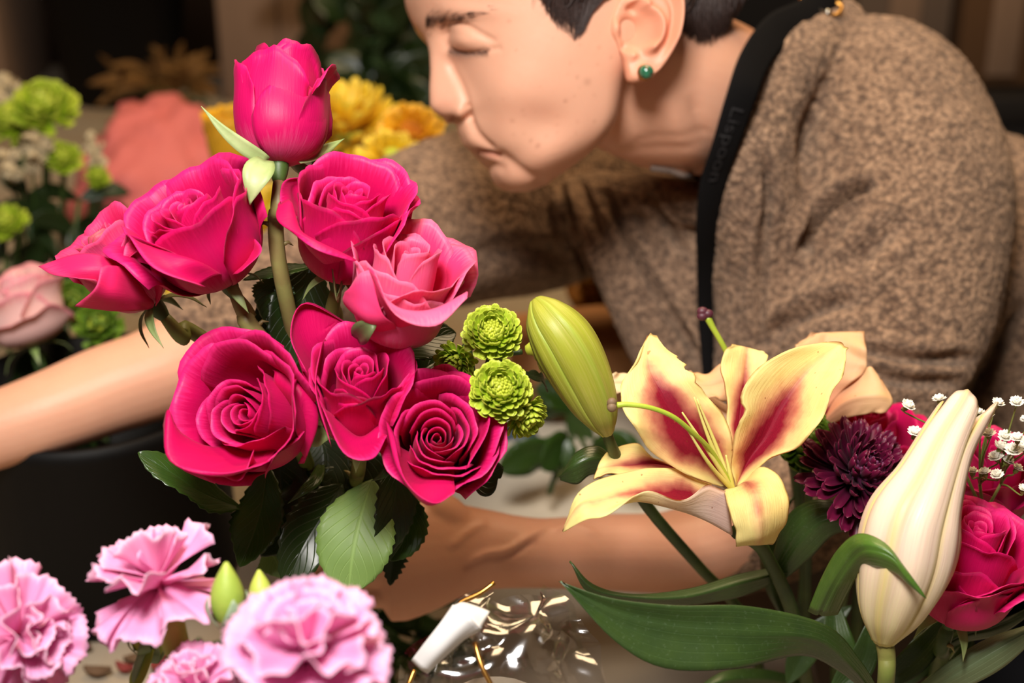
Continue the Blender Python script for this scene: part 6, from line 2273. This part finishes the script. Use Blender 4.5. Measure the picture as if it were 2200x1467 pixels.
foliage('fern_foliage', 'dark green leafy sprigs under the lime pompons', 'foliage', [[(60, 760, 1.22), (70, 600, 1.22), (60, 420, 1.24)], [(140, 760, 1.22), (150, 600, 1.22), (170, 430, 1.24)], [(20, 760, 1.2), (15, 620, 1.2), (10, 520, 1.22)], [(220, 740, 1.26), (230, 560, 1.26), (225, 450, 1.28)]], 16, .045, .009, LEAF_D, 12)
foliage('leafy_branch', 'dark leafy branches behind the face', 'foliage', [[(760, 330, 1.75), (780, 160, 1.78), (720, -40, 1.8)], [(840, 330, 1.75), (860, 140, 1.78), (880, -60, 1.8)], [(800, 340, 1.72), (820, 200, 1.74), (800, 40, 1.76)], [(880, 330, 1.78), (930, 160, 1.8), (960, -60, 1.82)], [(680, 300, 1.85), (690, 150, 1.86), (660, -60, 1.88)]], 20, .085, .022, LEAF_D, 13)
foliage('low_foliage', 'dark leaves under the pale rose at left', 'foliage', [[(20, 1000, 1.05), (30, 880, 1.03), (40, 790, 1.03)], [(110, 1000, 1.06), (120, 880, 1.04), (140, 780, 1.05)], [(200, 1000, 1.07), (200, 850, 1.06), (190, 740, 1.06)]], 12, .04, .010, LEAF_D, 14)
M_OCH = [plain('ochre_leaf', srgb(110, 74, 22), .8), plain('ochre_leaf_back', srgb(96, 66, 24), .8)]
foliage('dried_grass', 'dried ochre plume lying before the far bucket', 'dried plume', [[(440, 225, 1.86), (350, 195, 1.86), (240, 190, 1.86)], [(450, 220, 1.86), (400, 190, 1.87), (330, 175, 1.88)]], 26, .07, .006, M_OCH, 15)

# salmon tissue-wrapped bundle


def crumpled(name, c, rx, ry, rz, label, cat, mat, seed, amp=.012, n=60, group=None, parts=None):
    V, F = ball((0, 0, 0), 1.0, n, n // 2)
    V[:, 2] = np.where(V[:, 2] < 0, V[:, 2] * .25, V[:, 2])
    P = V * np.array([rx, ry, rz])
    w = np.abs(vnoise(P, 26, seed)) + .5 * np.abs(vnoise(P, 60, seed + 1))
    P = P * (1 + (w - .5)[:, None] * amp / rx) + np.asarray(c)
    P[:, 2] = np.maximum(P[:, 2], TABLE_Z + .001)
    return single(name, P, F, mat, label, cat, group)


M_SALMON = plain('salmon_tissue', srgb(226, 120, 116), .75)
p = on_table(345, 500)
crumpled('tissue_bundle', (p[0], p[1] + .05, TABLE_Z + .02), .105, .16, .115, 'mound of salmon pink tissue paper behind the roses', 'tissue paper', M_SALMON, 4, .02)

# yellow flowers behind ------------------------------------------------------------------
YEL = [petal_mat('yellow_petal', srgb(244, 190, 40), srgb(238, 176, 18), srgb(214, 140, 10), vein=.3), petal_mat('yellow_petal_back', srgb(240, 184, 60), srgb(230, 170, 36), srgb(210, 150, 30), vein=.3)]
MY = mum_petal_mat('yellow_ray', srgb(238, 196, 24), srgb(250, 220, 70), srgb(214, 150, 10))
MO = mum_petal_mat('orange_ray', srgb(236, 168, 14), srgb(244, 192, 44), srgb(204, 116, 6))
FL_Y = [floret_mesh('yellow_ray_mesh', 1.0, .15, c, .4, MY) for c in (.1, .3, .6)]
FL_O = [floret_mesh('orange_ray_mesh', 1.0, .20, c, .4, MO) for c in (.1, .3, .6)]


def far_flower(label, c, axis, R, n, fl, dm, seed, foot, **kw):
    o = root('chrysanthemum', label, 'chrysanthemum', W(*c), 'yellow flowers behind the roses')
    mum_head(o, W(*c), Dv(*axis), R, n, fl, dm, seed=seed, **kw)
    tube_part('stem', [W(*c) - unit(Dv(*axis)) * R * .006, W((c[0] + foot[0]) / 2, (c[1] + foot[1]) / 2, (c[2] + foot[2]) / 2), W(*foot)], .0035, o, M_STEM_D)
    return o


far_flower('big yellow chrysanthemum between the tall bud and the face', (745, 285, 1.20), (.1, .9, .45), 5.2, 70, FL_Y, MGC, 71, (760, 560, 1.40), disc=.22, lo=-12, hi=60, len0=.78, len1=.6)
far_flower('orange-yellow daisy nearest the nose', (882, 290, 1.16), (.1, .3, 1), 2.9, 60, FL_O, plain('orange_disc', srgb(206, 124, 16), .6), 72, (860, 560, 1.36), disc=.3, lo=-12, hi=55, len0=.72, len1=.5)
far_flower('yellow chrysanthemum low behind the middle rose', (840, 350, 1.12), (.2, .5, .9), 2.9, 60, FL_Y, MGC, 73, (820, 560, 1.36), disc=.25, lo=-12, hi=60, len0=.75, len1=.55)
far_flower('pale yellow flower behind the tall stem', (600, 470, 1.22), (.0, .5, .9), 3.5, 60, FL_Y, MGC, 74, (640, 640, 1.30), disc=.25, lo=-12, hi=60, len0=.75, len1=.55)
far_flower('yellow flower peeping between the left roses', (355, 590, 1.02), (.0, .5, .9), 1.6, 50, FL_Y, MGC, 75, (400, 640, 1.10), disc=.25, lo=-12, hi=60, len0=.75, len1=.55)
r13 = Rose('rose', 'yellow rose behind the tall pink bud', (488, 225, 1.18), (505, 370, 1.20), YEL, None, inner=8, Rs=1.2, Rb=1.8, seed=111, deep=.03)
r13.outer([(90, 62, 2.1, 1.8, 5.4, 20), (20, 58, 2.1, 1.8, 5.2, 20), (160, 58, 2.1, 1.8, 5.2, 20), (235, 62, 2.1, 1.8, 5.0, 20), (310, 62, 2.1, 1.8, 4.8, 20)])
r13.calyx(4, 1.6, 20, 1.0)
r13.stem([(520, 480, 1.24), (540, 620, 1.30), (545, 690, 1.34)], .0035, M_STEM_D)

# things on the table between arm and coat ------------------------------------------------
M_CARD = plain('cardboard', srgb(196, 138, 88), .85)
M_NEWS = plain('newsprint', srgb(226, 212, 188), .85)
M_GOLD = plain('golden_leaf', srgb(150, 96, 20), .7)


def flatbox(label, px, py, sx, sy, sz, rz, mat, flap=True):
    p = on_table(px, py)
    o = root('cardboard_box', label, 'box', (p[0], p[1], TABLE_Z))
    R = Matrix.Rotation(rz, 3, 'Z')

    def B(lo, hi):
        V, F = box(lo, hi, .0015)
        V = np.array([list(R @ Vector(v)) for v in V]) + np.array([p[0], p[1], TABLE_Z])
        return V, F
    part('carton', *B((-sx, -sy, .0005), (sx, sy, sz)), o, mat)
    part('lid_flap', *B((-sx * .98, -sy * .98, sz), (-.002, sy * .98, sz + .003)), o, mat)
    part('lid_flap', *B((.002, -sy * .98, sz), (sx * .98, sy * .98, sz + .003)), o, mat)
    return o


flatbox('small tan cardboard box behind the green lily bud', 1235, 845, .05, .045, .062, .25, M_CARD)
# newspaper: creased sheets with printed pictures as separate flat patches


def paper(label, px, py, w, h, rz, seed):
    p = on_table(px, py)
    o = root('newspaper', label, 'newspaper', (p[0], p[1], TABLE_Z))
    n = 16
    G = np.zeros((n, n, 3))
    for i in range(n):
        for j in range(n):
            x, y = (j / (n - 1) - .5) * w, (i / (n - 1) - .5) * h
            G[i, j] = (p[0] + x * math.cos(rz) - y * math.sin(rz), p[1] + x * math.sin(rz) + y * math.cos(rz), TABLE_Z + .003)
    P = G.reshape(-1, 3)
    G[:, :, 2] += (np.abs(vnoise(P, 16, seed)) * .010).reshape(n, n)
    sheet_part('sheet', G, o, [M_NEWS, M_NEWS], .0006)
    return o, G


o, G = paper('sheet of newspaper spread on the table behind the wrist', 1110, 1010, .26, .2, .2, 3)
for (i0, i1, j0, j1, col) in ((9, 12, 2, 5, (176, 40, 60)), (10, 13, 7, 10, (70, 84, 96)), (5, 8, 9, 13, (90, 100, 40))):
    g = G[i0:i1, j0:j1].copy()
    g[:, :, 2] += .0012
    sheet_part('printed_picture', g, o, [plain('print_%d' % i0, srgb(*col), .8)] * 2, .0004)
foliage('leafy_trimmings', 'green trimmings on the table behind the lily bud', 'foliage', [[(1180, 1060, 1.06), (1200, 1000, 1.05), (1230, 940, 1.06)], [(1300, 1060, 1.06), (1280, 1000, 1.05), (1240, 930, 1.1)], [(1120, 900, 1.22), (1180, 890, 1.2), (1260, 880, 1.2)]], 3, .05, .014, LEAF, 16)
foliage('golden_foliage', 'golden brown leaves under the open cardigan', 'foliage', [[(1300, 720, 1.34), (1280, 650, 1.34), (1250, 590, 1.34)], [(1340, 720, 1.34), (1310, 660, 1.34), (1260, 620, 1.34)]], 16, .05, .014, [M_GOLD, M_GOLD], 17)
foliage('stem_ends', 'cut green stems and leaves lying under the fist', 'foliage', [[(760, 1467, .90), (800, 1400, .92), (830, 1330, .94)], [(880, 1467, .90), (900, 1400, .92), (890, 1320, .94)], [(820, 1480, .90), (860, 1420, .91), (930, 1330, .93)]], 9, .045, .006, LEAF, 18)

# back of the room ---------------------------------------------------------------------------
M_BEIGE = plain('beige_carton', srgb(138, 110, 88), .9)
M_DK = plain('dark_cabinet', srgb(26, 20, 17), .7)


def shelf_unit(label, x0, x1, y0, z0, z1, ncol, mat):
    o = root('storage_cabinet', label, 'cabinet', ((x0 + x1) / 2, y0, z0))
    part('carcass', *box((x0, y0, z0), (x1, y0 + .4, z1), .006), o, mat)
    wd = (x1 - x0) / ncol
    for k in range(ncol):
        dd = part('door', *box((x0 + k * wd + .006, y0 - .02, z0 + .02), (x0 + (k + 1) * wd - .006, y0, z1 - .02), .004), o, mat)
        part('handle', *box((x0 + (k + .85) * wd, y0 - .04, (z0 + z1) / 2 - .06), (x0 + (k + .85) * wd + .012, y0 - .02, (z0 + z1) / 2 + .06), .003), dd, M_STEEL)
    return o


shelf_unit('dark cabinet along the back of the room', -.2, 2.6, 3.4, 0, 1.6, 4, M_DK)


def carton(label, x0, x1, y0, y1, z0, z1, mat):
    o = root('storage_carton', label, 'box', ((x0 + x1) / 2, (y0 + y1) / 2, z0))
    part('carton', *box((x0, y0, z0), (x1, y1, z1), .004), o, mat)
    part('lid', *box((x0 - .006, y0 - .006, z1), (x1 + .006, y1 + .006, z1 + .05), .004), o, mat)
    part('tape', *box(((x0 + x1) / 2 - .025, y0 - .008, z0 + .02), ((x0 + x1) / 2 + .025, y0 - .0005, z1 - .01), .0005), o, M_BEIGE)
    return o


carton('beige carton on the table right of the far bucket', -.44, -.20, 2.12, 2.32, TABLE_Z, TABLE_Z + .22, M_BEIGE)
carton('beige carton on the table left of the far bucket', -1.05, -.76, 2.1, 2.32, TABLE_Z, TABLE_Z + .24, M_BEIGE)
carton('large dark carton on the floor behind the coat', .52, .98, 2.28, 2.62, 0, .78, M_DK)
carton('brown carton on the dark one, behind the shoulder', .735, .875, 2.32, 2.52, .835, 1.06, plain('dim_brown_carton', srgb(92, 62, 34), .9))
carton('grey-beige carton beside the brown one, behind the collar', .56, .715, 2.32, 2.52, .835, 1.08, plain('grey_carton', srgb(104, 86, 72), .9))
